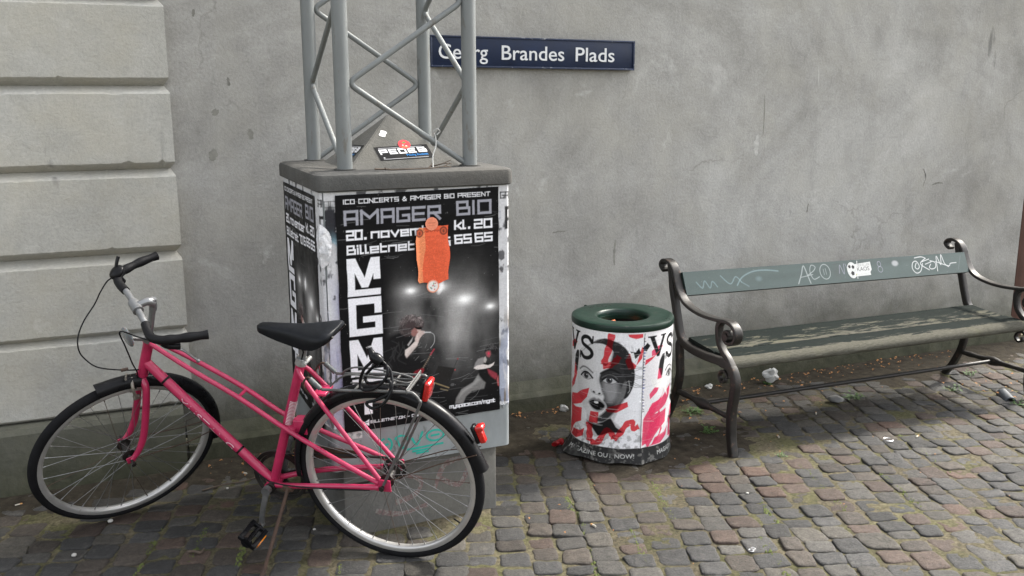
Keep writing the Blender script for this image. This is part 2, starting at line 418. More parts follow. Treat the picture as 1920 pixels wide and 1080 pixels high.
# granite setts in courses, one structure
def paving():
    cd = Vector((math.sin(math.radians(18.4)), math.cos(math.radians(18.4)))); rd = Vector((cd.y, -cd.x))
    pal = [((.118, .122, .128), 4), ((.085, .09, .098), 3), ((.165, .16, .15), 4), ((.175, .115, .092), 3), ((.135, .112, .095), 4), ((.21, .12, .088), 1.2), ((.19, .175, .15), 2), ((.06, .064, .07), 1)]
    cols = [p[0] for p in pal]; wts = [p[1] for p in pal]
    V = []; F = []; C = []
    def stone(cu, cv, w, l, rz):
        base = len(V); c0 = random.choices(cols, wts)[0]; k = random.uniform(.64, 1.18)*.375; c0 = tuple((q*.80+.20*mq)*k for q, mq in zip(c0, (.160, .131, .088)))
        ph = random.uniform(0, 100); tilt = (random.gauss(0, .022), random.gauss(0, .022)); dz = random.gauss(-.0005, .0022)
        cosr, sinr = math.cos(rz), math.sin(rz); j = .0055
        cn = [Vector((sx*w/2+random.gauss(0, j), sy*l/2+random.gauss(0, j))) for sx, sy in ((-1, -1), (1, -1), (1, 1), (-1, 1))]
        ol = []; m = 6
        for e in range(4):
            A, Bq = cn[e], cn[(e+1) % 4]; d = Bq-A; nrm = Vector((d.y, -d.x)).normalized(); cut = random.uniform(.06, .16)
            for q in range(m):
                t = cut+(1-2*cut)*q/(m-1); p = A+d*t+nrm*(.0045*mnoise.noise(Vector((ph+e*7, t*3.1, 0)))+.003*mnoise.noise(Vector((ph+e*7, t*9, 5)))+.0015*(1-(2*t-1)**2)); ol.append(p)
        n = len(ol); cen = sum(ol, Vector((0, 0)))/n
        rows = [(0., -.035), (0., -.0055), (.0022, -.0018), (.0065, .0004), (.020, .0012)]
        for ins, z in rows:
            for p in ol:
                dd = p-cen; r_ = dd.length; u, v = cen+dd*max(.15, 1-ins/r_); uu = u*cosr-v*sinr; vv = u*sinr+v*cosr
                P_ = rd*(cu+uu)+cd*(cv+vv)
                V.append((P_.x, P_.y, z+dz+tilt[0]*u+tilt[1]*v+.0026*mnoise.noise(Vector((P_.x*26, P_.y*26, ph)))+.0014*mnoise.noise(Vector((P_.x*70, P_.y*70, ph))))); C.append(c0)
        P_ = rd*cu+cd*cv; V.append((P_.x, P_.y, .0012+dz+.0015*random.gauss(0, 1))); C.append(c0); top = len(V)-1
        for a in range(len(rows)-1):
            for q in range(n): F.append((base+a*n+q, base+a*n+(q+1) % n, base+(a+1)*n+(q+1) % n, base+(a+1)*n+q))
        for q in range(n): F.append((base+4*n+q, base+4*n+(q+1) % n, top))
    u = -3.2; 
    while u < 6.6:
        w = random.uniform(.092, .118); v = -.5+random.uniform(0, .15)
        while v < 6.6:
            l = random.choice((random.uniform(.07, .10), random.uniform(.085, .125))); g = random.uniform(.004, .012)
            p = rd*(u+w/2)+cd*(v+l/2)
            if -2.4 < p.x < 7.2 and .5 < p.y < 4.2 and not (.68 < p.x < 1.38 and 3.24 < p.y < 3.9):
                wob = .012*mnoise.noise(Vector((p.x*1.1, p.y*1.1, 0)))
                stone(u+w/2+wob+random.gauss(0, .002), v+l/2, w+random.uniform(-.006, .002), l, random.gauss(0, .03))
            v += l+g
        u += w+random.uniform(.005, .012)
    me = bpy.data.meshes.new('cobblestone_paving'); me.from_pydata(V, [], F)
    at = me.attributes.new('Col', 'FLOAT_COLOR', 'POINT'); c4 = np.ones((len(V), 4), np.float32); c4[:, :3] = C
    at.data.foreach_set('color', c4.ravel()); me.polygons.foreach_set('use_smooth', [True]*len(F)); me.materials.append(M_stone); me.update()
    o = bpy.data.objects.new('cobblestone_paving', me); COL.objects.link(o); struct(o)
paving()
# ================================================================== the rendered wall with its pilaster
def m_wall(name, lo, hi, warm, moss=True, streak=.5):
    m, nt, bs = newmat(name); co = objco(nt)
    mp = N(nt, 'ShaderNodeMapping'); mp.inputs['Scale'].default_value = (1, 1, .32); nt.links.new(co, mp.inputs[0])
    big = noise_node(nt, co, 1.1, 8, .68, .9); st = noise_node(nt, mp.outputs[0], 4.2, 7, .66, .7); fine = noise_node(nt, co, 75, 5, .7); mid = noise_node(nt, co, 11, 6, .7, .5)
    r1 = ramp(nt, big.outputs[0], [(.32, lo), (.68, hi)])
    r2 = ramp(nt, st.outputs[0], [(.28, .74), (.5, 1.0), (.75, 1.14)]); c = mixc(nt, streak, r1.outputs[0], mixc(nt, 1., r1.outputs[0], r2.outputs[0], 'MULTIPLY'))
    r3 = ramp(nt, mid.outputs[0], [(.30, .90), (.62, 1.04)]); c = mixc(nt, .8, c, mixc(nt, 1., c, r3.outputs[0], 'MULTIPLY'))
    r4 = ramp(nt, fine.outputs[0], [(.3, .88), (.7, 1.1)]); c = mixc(nt, 1., c, r4.outputs[0], 'MULTIPLY')
    w = noise_node(nt, co, 2.4, 4, .6); f = ramp(nt, w.outputs[0], [(.45, 0.), (.7, .55)]); c = mixc(nt, f.outputs[0], c, warm)
    spots = noise_node(nt, mp.outputs[0], 7.5, 3, .5, .2); fs = ramp(nt, spots.outputs[0], [(.70, 0.), (.76, .6)]); c = mixc(nt, fs.outputs[0], c, (.10, .10, .095))
    # pale lime bloom patches
    pb = noise_node(nt, co, 3.1, 7, .7, .8); fp = ramp(nt, pb.outputs[0], [(.60, 0.), (.72, .5)]); c = mixc(nt, fp.outputs[0], c, (hi[0]*1.25, hi[1]*1.25, hi[2]*1.26))
    oi = N(nt, 'ShaderNodeObjectInfo'); ro = ramp(nt, oi.outputs['Random'], [(0., .93), (1., 1.07)]); c = mixc(nt, 1., c, ro.outputs[0], 'MULTIPLY')
    vo = N(nt, 'ShaderNodeTexVoronoi', feature='DISTANCE_TO_EDGE'); vo.inputs['Scale'].default_value = .85; wv_ = noise_node(nt, co, 2.2, 5, .6); cmb = mixc(nt, .28, co, wv_.outputs['Color']); nt.links.new(cmb, vo.inputs['Vector'])
    fc = ramp(nt, vo.outputs['Distance'], [(.0, .4), (.0035, 0.)]); fcm = N(nt, 'ShaderNodeMath', operation='MULTIPLY'); nt.links.new(fc.outputs[0], fcm.inputs[0]); gate = ramp(nt, noise_node(nt, co, 1.1, 3).outputs[0], [(.5, 0.), (.6, 1.)]); nt.links.new(gate.outputs[0], fcm.inputs[1]); c = mixc(nt, fcm.outputs[0], c, (.12, .115, .10))
    if moss:
        # green algae that grows on the damp foot of the wall, ragged upper edge
        sx = N(nt, 'ShaderNodeSeparateXYZ'); nt.links.new(co, sx.inputs[0])
        nz = noise_node(nt, co, 2.6, 8, .72, .5); ad = N(nt, 'ShaderNodeMath', operation='MULTIPLY_ADD'); nt.links.new(nz.outputs[0], ad.inputs[0]); ad.inputs[1].default_value = -.62; nt.links.new(sx.outputs[2], ad.inputs[2])
        fm = ramp(nt, ad.outputs[0], [(0., 0.), (1., 1.)]); mr = N(nt, 'ShaderNodeMapRange'); nt.links.new(ad.outputs[0], mr.inputs[0])
        mr.inputs[1].default_value = -.27; mr.inputs[2].default_value = .27; mr.inputs[3].default_value = .95; mr.inputs[4].default_value = 0.
        gm = ramp(nt, mid.outputs[0], [(.3, (.035, .037, .022)), (.7, (.085, .085, .055))]); c = mixc(nt, mr.outputs[0], c, gm.outputs[0])
    nt.links.new(c, bs.inputs['Base Color']); bs.inputs['Roughness'].default_value = .92; bs.inputs['Specular IOR Level'].default_value = .25
    ad2 = N(nt, 'ShaderNodeMath', operation='MULTIPLY_ADD'); nt.links.new(mid.outputs[0], ad2.inputs[0]); ad2.inputs[1].default_value = 1.6; nt.links.new(fine.outputs[0], ad2.inputs[2])
    bump(nt, bs, ad2.outputs[0], .45, .006); return m
M_wall = m_wall('grey_render', (.250, .243, .224), (.43, .424, .402), (.375, .362, .32))
M_block = m_wall('smooth_stone_render', (.36, .352, .318), (.47, .462, .425), (.43, .40, .32), moss=False, streak=.35)
M_base = m_wall('base_concrete', (.12, .118, .10), (.19, .188, .165), (.15, .145, .11), moss=True, streak=.5)
wall = thing('building_wall', 'grey rendered building wall with a banded stone pilaster and a low plinth, behind the bench and bin', 'wall', (0, 4.31, 0))
def yz_strip(name, prof, x0, x1, mat, nx=1):
    bm = B(); rows = []
    for i in range(nx+1):
        x = x0+(x1-x0)*i/nx; rows.append([bm.verts.new((x, y-4.31, z)) for y, z in prof])
    for a, b in zip(rows, rows[1:]):
        for k in range(len(prof)): bm.faces.new((a[k], a[(k+1) % len(prof)], b[(k+1) % len(prof)], b[k]))
    bm.faces.new(rows[0]); bm.faces.new(rows[-1][::-1])
    return obj(name, bm, mat, wall, 30)
yz_strip('rendered_face', [(4.31, 3.3), (4.31, .10), (4.7, .10), (4.7, 3.3)], .20, 5.57, M_wall)
yz_strip('plinth', [(4.307, .158), (4.285, .125), (4.27, .104), (4.248, .094), (4.238, .084), (4.235, -.05), (4.307, -.05)], .24, 5.57, M_base)
yz_strip('pilaster_core', [(4.308, 3.3), (4.308, .283), (4.7, .283), (4.7, 3.3)], -2.4, .253, M_block)
yz_strip('pilaster_base', [(4.17, .262), (4.185, .283), (4.7, .283), (4.7, -.05), (4.16, -.05)], -2.4, .225, M_base)
zs = [(.298, .607), (.647, .942), (1.004, 1.306), (1.362, 1.653), (1.712, 2.005), (2.062, 2.355), (2.412, 2.705), (2.762, 3.05)]
for z0, z1 in zs:
    f, bk, c, xr, xi = 4.245-4.31, 4.3075-4.31, .031, .273, .2535
    bm = B(); nx = 150; ph = random.uniform(0, 90); rows = []
    prof = [(bk, z0-c), (bk*.5+f*.5, z0-c*.5), (f+.0035, z0-.0008), (f, z0+.004), (f, z0*.6+z1*.4), (f, z0*.3+z1*.7), (f, z1-.004), (f+.0035, z1+.0008), (bk*.5+f*.5, z1+c*.5), (bk, z1+c)]
    for i in range(nx+1):
        x = -2.4+(xr+2.4)*(i/nx)**.55 if i < nx else xr
        row = []
        for k, (y, z) in enumerate(prof):
            ar = k in (2, 3, 6, 7)      # worn, slightly chipped arrises
            n1 = mnoise.noise(Vector((x*9, k//5*7+ph, 0))); n2 = mnoise.noise(Vector((x*38, k//5*7+ph, 3)))
            chip = max(0, n2-.38)*.020+max(0, n1-.45)*.018
            dz_ = ((.0013*n1+.0012*n2)+(chip if k < 5 else -chip)) if ar else 0
            xx = min(x, xi) if k in (0, 9) else (x if k not in (1, 8) else min(x, (xi+xr)/2))
            if i == nx and 1 < k < 8: xx += .0015*mnoise.noise(Vector((z*30, ph, 0)))
            row.append(bm.verts.new((xx, y+(.0016*mnoise.noise(Vector((x*3, z*3, ph))) if 1 < k < 8 else 0)+(chip*.6 if ar else 0), z+dz_)))
        rows.append(row)
    for r0, r1 in zip(rows, rows[1:]):
        for k in range(len(prof)-1): bm.faces.new((r0[k], r1[k], r1[k+1], r0[k+1]))
    last = rows[-1]; rb = [bm.verts.new((v.co.x-.0004*(k > 0), .0, v.co.z)) for k, v in enumerate(last)]
    for k in range(len(prof)-1): bm.faces.new((last[k], rb[k], rb[k+1], last[k+1]))
    obj('rusticated_block', bm, M_block, wall, 28)
# old marks on the render: lime drips, scuffs and scrapes, each a thin ragged patch of its own
def mark(name, pts, w, mat, seed):
    r = random.Random(seed); bm = B(); P = catmull([(x, 0, z) for x, z in pts], 8); Lf = []; Rt = []; n = len(P)
    for i, p in enumerate(P):
        t = (P[min(i+1, n-1)]-P[max(i-1, 0)]).normalized(); nn = Vector((-t.z, 0, t.x)); k = math.sin(PI*(i+.5)/n)**.5*w/2*(.6+.8*r.random())
        Lf.append(bm.verts.new(p+nn*k+Vector((0, -.0007, 0)))); Rt.append(bm.verts.new(p-nn*k+Vector((0, -.0007, 0))))
    for i in range(n-1): bm.faces.new((Lf[i], Rt[i], Rt[i+1], Lf[i+1]))
    obj(name, bm, mat, wall, 0)
M_lime = simple('lime_drip', (.46, .455, .43), .95, var=.2, scale=40, spec=.1); M_scuff = simple('dark_scuff', (.20, .195, .175), .95, var=.35, scale=40, spec=.1); M_faint = simple('faint_stain', (.235, .23, .205), .95, var=.2, scale=30, spec=.1)
for nm, pts, w, mt in (('lime_drip', [(3.773, 1.80), (3.778, 1.74), (3.787, 1.68)], .006, M_lime), ('lime_drip', [(3.378, 1.414), (3.366, 1.36), (3.372, 1.30)], .030, M_lime), ('scrape', [(4.73, 1.078), (4.78, 1.090), (4.824, 1.087)], .010, M_scuff), ('scrape', [(2.098, .939), (2.14, .943), (2.172, .941)], .006, M_scuff), ('scrape', [(3.757, .958), (3.764, 1.009)], .008, M_scuff),
    ('stain', [(2.472, .877), (2.466, .80), (2.469, .738)], .012, M_faint), ('stain', [(3.407, 1.638), (3.412, 1.52), (3.411, 1.413)], .006, M_faint), ('scrape', [(4.646, 1.185), (4.673, 1.137), (4.66, 1.074)], .007, M_scuff), ('scuff', [(.520, 1.718), (.524, 1.682)], .012, M_scuff), ('scuff', [(.450, 1.580), (.466, 1.560)], .026, M_faint), ('scuff', [(.445, 1.41), (.43, 1.36)], .03, M_faint), ('scuff', [(.60, 1.495), (.606, 1.45)], .02, M_faint), ('scuff', [(.398, 2.0), (.394, 1.97)], .012, M_scuff), ('lime_drip', [(4.66, 1.20), (4.672, 1.15), (4.66, 1.10)], .008, M_lime)):
    mark(nm, pts, w, mt, int(pts[0][0]*1000))
# ------------------------------------------------------------------ brown timber gate at the far end
M_wood_brown = simple('brown_painted_timber', (.075, .032, .022), .6, var=.3, scale=9, bmp=.4, bscale=30, stretch=(6, 6, .6))
gt = thing('wooden_gate', 'dark reddish brown timber gate at the far end of the grey wall beyond the bench', 'gate', (5.575, 4.33, 0))
bm = B(); box(bm, .0, .12, -.02, .14, 0, 3.3, .006); obj('gate_post', bm, M_wood_brown, gt)
for k in range(8):
    bm = B(); box(bm, .123+k*.142, .262+k*.142, .03, .07, .04, 3.1, .006); obj('board', bm, M_wood_brown, gt)
# ------------------------------------------------------------------ street name sign
M_navy = simple('navy_enamel', (.005, .013, .040), .45, var=.25, scale=6, spec=.3, bmp=.05, bscale=30)
M_navy_rim = simple('chipped_navy_rim', (.012, .022, .055), .5, var=.3, scale=20, wear=(.35, .36, .36), wearpos=.60)
M_white = simple('white_letter_paint', (.68, .69, .70), .45, var=.04)
sg = thing('street_sign', 'long navy street name sign on the grey wall with white lettering Georg Brandes Plads', 'sign', (1.442, 4.31, 1.77))
sg.rotation_euler = (0, math.radians(.45), 0)
bm = B(); box(bm, .0, 1.103, -.026, -.004, .0, .146, .004); pan = obj('sign_panel', bm, M_navy, sg)
bm = B()
for a in ((0, 1.103, .138, .1465), (0, 1.103, -.0005, .009)): box(bm, a[0]-.002, a[1]+.002, -.031, -.0255, a[2], a[3], .002)
for a in ((-.002, .008), (1.095, 1.105)): box(bm, a[0], a[1], -.031, -.0255, .0092, .1378, .002)
obj('rim', bm, M_navy_rim, sg)
def text_mesh(name, s, x, z, width, h, y, mat, parent, th=.0015, thick=0.0):
    V, T = text_tris(s); k = width/V[:, 0].max(); kz = h/.73
    bm = B(); f = [bm.verts.new((x+v[0]*k, y-th, z+v[1]*kz)) for v in V]
    for t in T:
        try: bm.faces.new([f[i] for i in t])
        except ValueError: pass
    bmesh.ops.remove_doubles(bm, verts=bm.verts[:], dist=1e-6)
    r = bmesh.ops.extrude_face_region(bm, geom=bm.faces[:])
    for v in r['geom']:
        if isinstance(v, bmesh.types.BMVert): v.co.y += th*.9
    return obj(name, bm, mat, parent, 20)
def bold(s, x, z, w, h):
    # the sign's lettering is heavier than the built-in font: fatten by a small outline offset
    c = bpy.data.curves.new('t', 'FONT'); c.body = s; c.size = 1; c.offset = .006; c.extrude = .006; c.resolution_u = 4
    o = bpy.data.objects.new('t', c); me = bpy.data.meshes.new_from_object(o); bpy.data.objects.remove(o); bpy.data.curves.remove(c)
    xs = [v.co.x for v in me.vertices]; x0, x1 = min(xs), max(xs); kz = h/.74
    for v in me.vertices: v.co = (x+(v.co.x-x0)/(x1-x0)*w, -.0275+v.co.z*.12, z+v.co.y*kz)
    me.materials.append(M_white); t = bpy.data.objects.new('lettering', me); COL.objects.link(t); t.parent = sg
bold('Georg', .040, .040, .250, .072); bold('Brandes', .362, .040, .338, .072); bold('Plads', .764, .040, .222, .072)
# ================================================================== lattice mast on its poster-covered base
M_conc = m_wall('mast_concrete', (.098, .097, .090), (.155, .152, .143), (.13, .124, .105), moss=False, streak=.6)
M_galv = simple('galvanised_steel', (.30, .325, .335), .5, .45, var=.16, scale=9, bmp=.08, bscale=40, wear=(.17, .18, .18), wearpos=.60, stretch=(1, 1, .4))
M_galv2 = simple('weathered_galvanised_tube', (.185, .197, .195), .6, .2, var=.14, scale=12, bmp=.1, bscale=60, wear=(.15, .145, .13), wearpos=.58, stretch=(1, 1, .3))
M_capm = m_wall('cap_concrete', (.06, .06, .057), (.112, .111, .106), (.09, .083, .072), moss=False, streak=.2)
M_print = printed('pasted_poster_print', .5, .10, .35, 30, .003)
M_paper = printed('paper_print', .7, .3, .5, 40, .003)
M_vinyl = printed('sticker_print', .5, .12, .05)
mast = thing('lattice_mast', 'galvanised lattice mast on a square base pasted with black concert posters, behind the pink bicycle', 'mast', (1.0225, 3.56, 0))
ox, oy = 1.0225, 3.56
# concrete foot
bm = B(); box(bm, .72-ox, 1.345-ox, 3.26-oy, 3.87-oy, -.1, .30, .012, 2); foot = obj('concrete_foot', bm, M_conc, mast)
M_smear = simple('faded_dark_red_spray', (.155, .105, .100), .9, var=.35, scale=40, wear=(.20, .195, .18), wearpos=.5)
bm = B(); sm = [[(.18, .22), (.30, .18), (.28, .12), (.20, .10)], [(.36, .13), (.40, .22), (.47, .24)], [(.38, .17), (.46, .13), (.50, .19)], [(.12, .08), (.22, .05), (.33, .07)]]
ribbons(bm, sm, .02, lambda u, v, k: (.72-ox+u, 3.26-oy-.0008-k*.0002, v), .3); obj('spray_mark', bm, M_smear, foot, 0)
# steel casing with rounded corners
def rr2(x0, x1, y0, y1, r, n=5):
    out = []
    for cx, cy, a0 in ((x1-r, y1-r, 0), (x0+r, y1-r, 90), (x0+r, y0+r, 180), (x1-r, y0+r, 270)):
        for k in range(n+1):
            a = math.radians(a0+90*k/n); out.append((cx+r*math.cos(a), cy+r*math.sin(a)))
    return out
X0, X1, Y0, Y1 = .668, 1.381, 3.205, 3.915
bm = B(); prism(bm, rr2(X0-ox, X1-ox, Y0-oy, Y1-oy, .022), .285, 1.318, 'xy'); casing = obj('steel_casing', bm, M_galv, mast, 30)
for xx, zz in ((.80, .45), (1.352, .45)):
    bm = B(); tube(bm, [(xx-ox, Y0-oy+.001, zz), (xx-ox, Y0-oy-.006, zz)], .007, 10); obj('rivet', bm, M_galv, casing)
# cap slab with rounded rim
bm = B(); P = rr2(.652-ox, 1.392-ox, 3.187-oy, 3.933-oy, .03, 6); rings = []
for dz, ins in ((1.316, .006), (1.320, .0), (1.362, .0), (1.372, .004), (1.377, .014), (1.379, .03)):
    cxm = cym = 0
    rings.append([bm.verts.new((x*(1-ins/.37), y*(1-ins/.37), dz)) for x, y in P])
for a, b in zip(rings, rings[1:]):
    for k in range(len(P)): bm.faces.new((a[k], a[(k+1) % len(P)], b[(k+1) % len(P)], b[k]))
bm.faces.new(rings[0][::-1]); bm.faces.new(rings[-1]); cap = obj('cap_slab', bm, M_capm, mast, 40)
# small concrete pyramid between the legs
bm = B(); hb = .215; ax, ay, az = .0, .0, 1.572
b4 = [bm.verts.new((sx*hb, sy*hb, 1.3792)) for sx, sy in ((-1, -1), (1, -1), (1, 1), (-1, 1))]; ap = bm.verts.new((ax, ay, az))
for k in range(4): bm.faces.new((b4[k], b4[(k+1) % 4], ap))
bm.faces.new(b4[::-1])
bmesh.ops.bevel(bm, geom=[e for e in bm.edges if ap in e.verts], offset=.004, segments=2, affect='EDGES'); pyr = obj('pyramid', bm, M_conc, mast, 20)
# stickers on the pyramid's slopes
nf = Vector((0, -(az-1.3792), hb)).normalized(); upf = Vector((0, hb, az-1.3792)).normalized()
def on_front(u, v, off=.0012): p = Vector((u, -hb, 1.3792))+upf*v+nf*off; return p
def pyr_map(off):
    def f(X, Z):
        p = Vector((0, -hb, 1.3792))+nf*off
        return p.x+X, p.y+upf.y*Z, p.z+upf.z*Z
    return f
def left_map(off):
    def f(X, Z):
        p = Vector((-hb, 0, 1.3792))+Vector((nf.y, 0, nf.z))*off
        return p.x+upf.y*Z, p.y-X, p.z+upf.z*Z
    return f
def pede(mapf):
    cv = Canvas(-.105, .105, .0, .07, 190, 66, (.006, .006, .007))
    wht = (.8, .8, .82)
    x = -.093
    for ch in 'PEDE':
        cv.sq(ch, x, .030, .026, wht, width=.031, th=.24); x += .037
    cv.sq('B', .058, .032, .026, wht, width=.034, th=.24)
    cv.text('Madig Beskidt', .005, .016, .0105, (.02, .28, .75), width=.085)
    cv.stroke([(-.09, .062), (.08, .062)], .0022, wht, .55); cv.stroke([(-.09, .006), (.085, .006)], .0022, wht, .55); cv.ell((-.086, .013), .003, .003, wht, .7)
    # skewed a little
    def g(X, Z): return mapf(X-.18*(Z-.03)+.012, Z+.042+X*.05)
    return cv.mesh('band_sticker', g, M_vinyl, pyr)
pede(pyr_map(.0014)); pede(left_map(.0014))
cv = Canvas(-.025, .025, -.025, .025, 50, 50, (.70, .06, .07)); cv.ell((0, 0), .022, .022, (.62, .05, .06)); cv.poly([(-.008, .008), (.0, .016), (.009, .010), (.002, .006)], (.05, .22, .06)); cv.ell((-.006, -.004), .003, .002, (.8, .75, .7)); cv.ell((.006, -.008), .004, .002, (.8, .75, .7)); cv.stroke([(-.012, -.014), (.012, -.014)], .002, (.85, .5, .1))
cv.mesh('round_sticker', lambda X, Z: pyr_map(.0022)(X+.021, Z+.118), M_vinyl, pyr, keep=np.hypot(cv.X, cv.Z) < .0245)['label'] = 'round red tomato sticker'
cv = Canvas(-.016, .016, -.02, .02, 30, 36, (.78, .78, .77)); cv.ell((.003, .002), .005, .005, (.45, .45, .45), .6)
cv.mesh('round_sticker', lambda X, Z: pyr_map(.0016)(X-.048+.004*np.sin(Z*200), Z+.178), M_vinyl, pyr, keep=np.hypot(cv.X/.0145, cv.Z/.018) < 1)['label'] = 'small scuffed white sticker'
# four legs with foot flanges, zigzag braces
LX, LY = (.788-ox, 1.268-ox), (3.325-oy, 3.86-oy); TOP = 4.4
for lx in LX:
    for ly in LY:
        bm = B(); tube(bm, [(lx, ly, 1.376), (lx, ly, TOP)], .0275, 24); lg = obj('leg', bm, M_galv2, mast, 40)
        bm = B(); tube(bm, [(lx, ly, 1.3765), (lx, ly, 1.384)], .040, 24); obj('foot_flange', bm, M_capm, lg, 40)
def zig(pa, pb, first):
    """rod that zigzags between two legs with bent (not sharp) corners"""
    z = 1.392; pts = []; side = first; k = 0
    while z < TOP:
        a = Vector(pa if side == 0 else pb); b = Vector(pb if side == 0 else pa); d = (b-a).normalized()
        q = a+d*.021; pts.append(Vector((q.x, q.y, z))); side = 1-side; z += .293
    out = [pts[0]]
    for i in range(1, len(pts)-1):
        p0, p1, p2 = pts[i-1], pts[i], pts[i+1]; u = (p0-p1).normalized()*.035; w = (p2-p1).normalized()*.035
        for t in np.linspace(0, 1, 6): out.append((p1+u)*(1-t)**2+p1*2*t*(1-t)+(p1+w)*t*t)
    out.append(pts[-1])
    bm = B(); tube(bm, out, .0108, 10); obj('brace', bm, M_galv2, mast, 60)
FL, FR, BL, BR = [(x, y, 0) for x, y in ((LX[0], LY[0]), (LX[1], LY[0]), (LX[0], LY[1]), (LX[1], LY[1]))]
zig(FL, FR, 1); zig(BL, BR, 0); zig(BL, FL, 1); zig(FR, BR, 1)
# ------------------------------------------------------------------ the concert poster (printed once, pasted on three sides)
def concert():
    c = Canvas(0, .614, 0, .871, 380, 540, (.006, .006, .0065)); K = (.006, .006, .0065); Wt = (.78, .78, .81); Lv = (.31, .31, .35)
    n1 = c.noise(9, 5, 3); n2 = c.noise(20, 14, 5)
    # stage haze behind the band
    g = np.exp(-((c.X-.40)/.26)**2-((c.Z-.42)/.13)**2)*.13+np.exp(-((c.X-.44)/.13)**2-((c.Z-.33)/.14)**2)*.10
    g *= np.clip(-.25+2.4*n1, .10, 1.9)*(.75+.5*n2)*np.clip((c.X-.16)/.05, 0, 1)
    c.img += g[..., None]*np.array([1., .98, .95])
    for (x, z), s in (((.264, .508), .022), ((.379, .51), .024), ((.475, .455), .034), ((.577, .418), .018)):
        c.glow((x, z), s*2.0, s*1.3, (.55, .54, .53), .6); c.glow((x, z), s*.8, s*.5, (1., 1., .98), 1.)
    c.ell((.379, .512), .010, .022, (1, 1, 1), 1., .5, -.3)
    # amplifier and mic stand
    c.poly([(.364, .21), (.432, .192), (.405, .134), (.341, .157)], (.020, .019, .018), 1., .002)
    c.stroke([(.338, .15), (.405, .118)], .005, (.26, .20, .11), .85); c.stroke([(.372, .118), (.40, .108)], .004, (.22, .18, .11), .8); c.ell((.42, .128), .008, .006, (.10, .10, .10), .8); c.stroke([(.428, .195), (.442, .225)], .004, (.055, .055, .055)); c.ell((.443, .227), .003, .003, (.30, .02, .03)); c.ell((.432, .185), .003, .003, (.35, .06, .06))
    # singer in black with curly hair, holding the microphone
    hr = np.random.default_rng(2)
    c.poly([(.154, .19), (.154, .239), (.159, .329), (.188, .348), (.215, .358), (.235, .350), (.262, .345), (.278, .312), (.245, .270), (.260, .25), (.31, .24), (.335, .16), (.30, .12), (.2, .12)], (.010, .010, .0105), 1., .008)
    for q in range(14):
        x, z = hr.uniform(.165, .235), hr.uniform(.24, .335); c.stroke([(x, z), (x+hr.normal(0, .012), z-.02), (x+hr.normal(0, .02), z-.04)], .003, (.05, .05, .05), .5, .002, True)
    hairp = [(.216, .367), (.223, .387), (.237, .406), (.258, .413), (.280, .411), (.298, .401), (.311, .384), (.309, .366), (.297, .358), (.288, .371), (.274, .366), (.263, .358), (.258, .340), (.240, .338), (.224, .350)]
    c.poly(hairp, (.055, .040, .040), 1., .004)
    for q in range(300):
        a = hr.uniform(0, 6.3); r = hr.uniform(.2, 1)**.5; x, z = .262+.047*r*math.cos(a), .378+.036*r*math.sin(a)
        if z < .37 and x > .268: continue
        up_ = max(0, (z-.375)/.035)+max(0, (x-.29)/.02)*.7; k = .03+.06*hr.random()+.34*up_*hr.random()**1.5; a2 = hr.uniform(0, 3)
        c.stroke([(x, z), (x+.005*math.cos(a2), z+.005*math.sin(a2)), (x+.007*math.cos(a2+1.2), z+.007*math.sin(a2+1.2))], .0022, (k*1.03, k*.86, k*.84), .8, 0, True)
    c.poly([(.263, .358), (.275, .368), (.291, .369), (.297, .358), (.291, .348), (.279, .336), (.269, .335), (.261, .345)], (.28, .135, .12), 1., .003)
    c.poly([(.284, .362), (.295, .364), (.299, .355), (.293, .349), (.286, .352)], (.52, .38, .34), 1., .002)
    c.poly([(.272, .371), (.286, .369), (.302, .367), (.303, .360), (.296, .358), (.288, .359), (.280, .363)], (.006, .006, .006), 1., .0012)
    c.poly([(.246, .306), (.268, .332), (.264, .318), (.250, .300)], (.45, .43, .42), .9, .002)
    c.poly([(.275, .315), (.290, .312), (.284, .298), (.262, .275), (.243, .257), (.236, .268), (.237, .286), (.256, .298)], (.66, .58, .54), 1., .002)
    c.poly([(.262, .290), (.284, .298), (.262, .275), (.243, .257), (.240, .262)], (.40, .33, .30), .6, .005)
    c.poly([(.276, .325), (.283, .342), (.292, .352), (.302, .353), (.314, .350), (.316, .343), (.304, .336), (.295, .326), (.289, .311), (.277, .311)], (.62, .50, .46), 1., .002)
    for q in range(4): c.stroke([(.288+.001*q, .330+.0055*q), (.312-.001*q, .342+.0028*q)], .0012, (.22, .13, .11), .75)
    c.stroke([(.312, .346), (.337, .343)], .0042, (.50, .50, .50)); c.stroke([(.336, .343), (.349, .334), (.352, .318), (.349, .30), (.336, .283)], .0022, (.42, .42, .42), .9, 0, True)
    # guitar
    c.stroke([(.30, .203), (.337, .258)], .0055, (.10, .075, .055)); c.stroke([(.335, .256), (.349, .276)], .006, (.28, .04, .055))
    for q in range(8): c.stroke([(.304+q*.0042, .212+q*.0063), (.3085+q*.0042, .2085+q*.0063)], .0009, (.4, .36, .3), .7)
    c.ell((.282, .186), .022, .017, (.20, .018, .026), 1., .15, .6); c.ell((.297, .199), .012, .009, (.22, .02, .028), 1., .2, .6); c.stroke([(.276, .178), (.292, .197)], .003, (.5, .45, .4), .6)
    for q in range(12): x, z = hr.uniform(.24, .34), hr.uniform(.22, .30); c.stroke([(x, z), (x+hr.normal(0, .01), z+hr.normal(0, .008))], .0014, (.35, .35, .34), .5)
    # second player leaning back
    c.poly([(.43, .050), (.434, .072), (.457, .104), (.506, .126), (.530, .158), (.545, .150), (.557, .116), (.55, .094), (.50, .090), (.474, .072), (.462, .046)], (.17, .165, .16), 1., .003)
    c.poly([(.445, .072), (.46, .10), (.506, .122), (.525, .145), (.535, .13), (.50, .108), (.465, .09)], (.32, .315, .305), .8, .006)
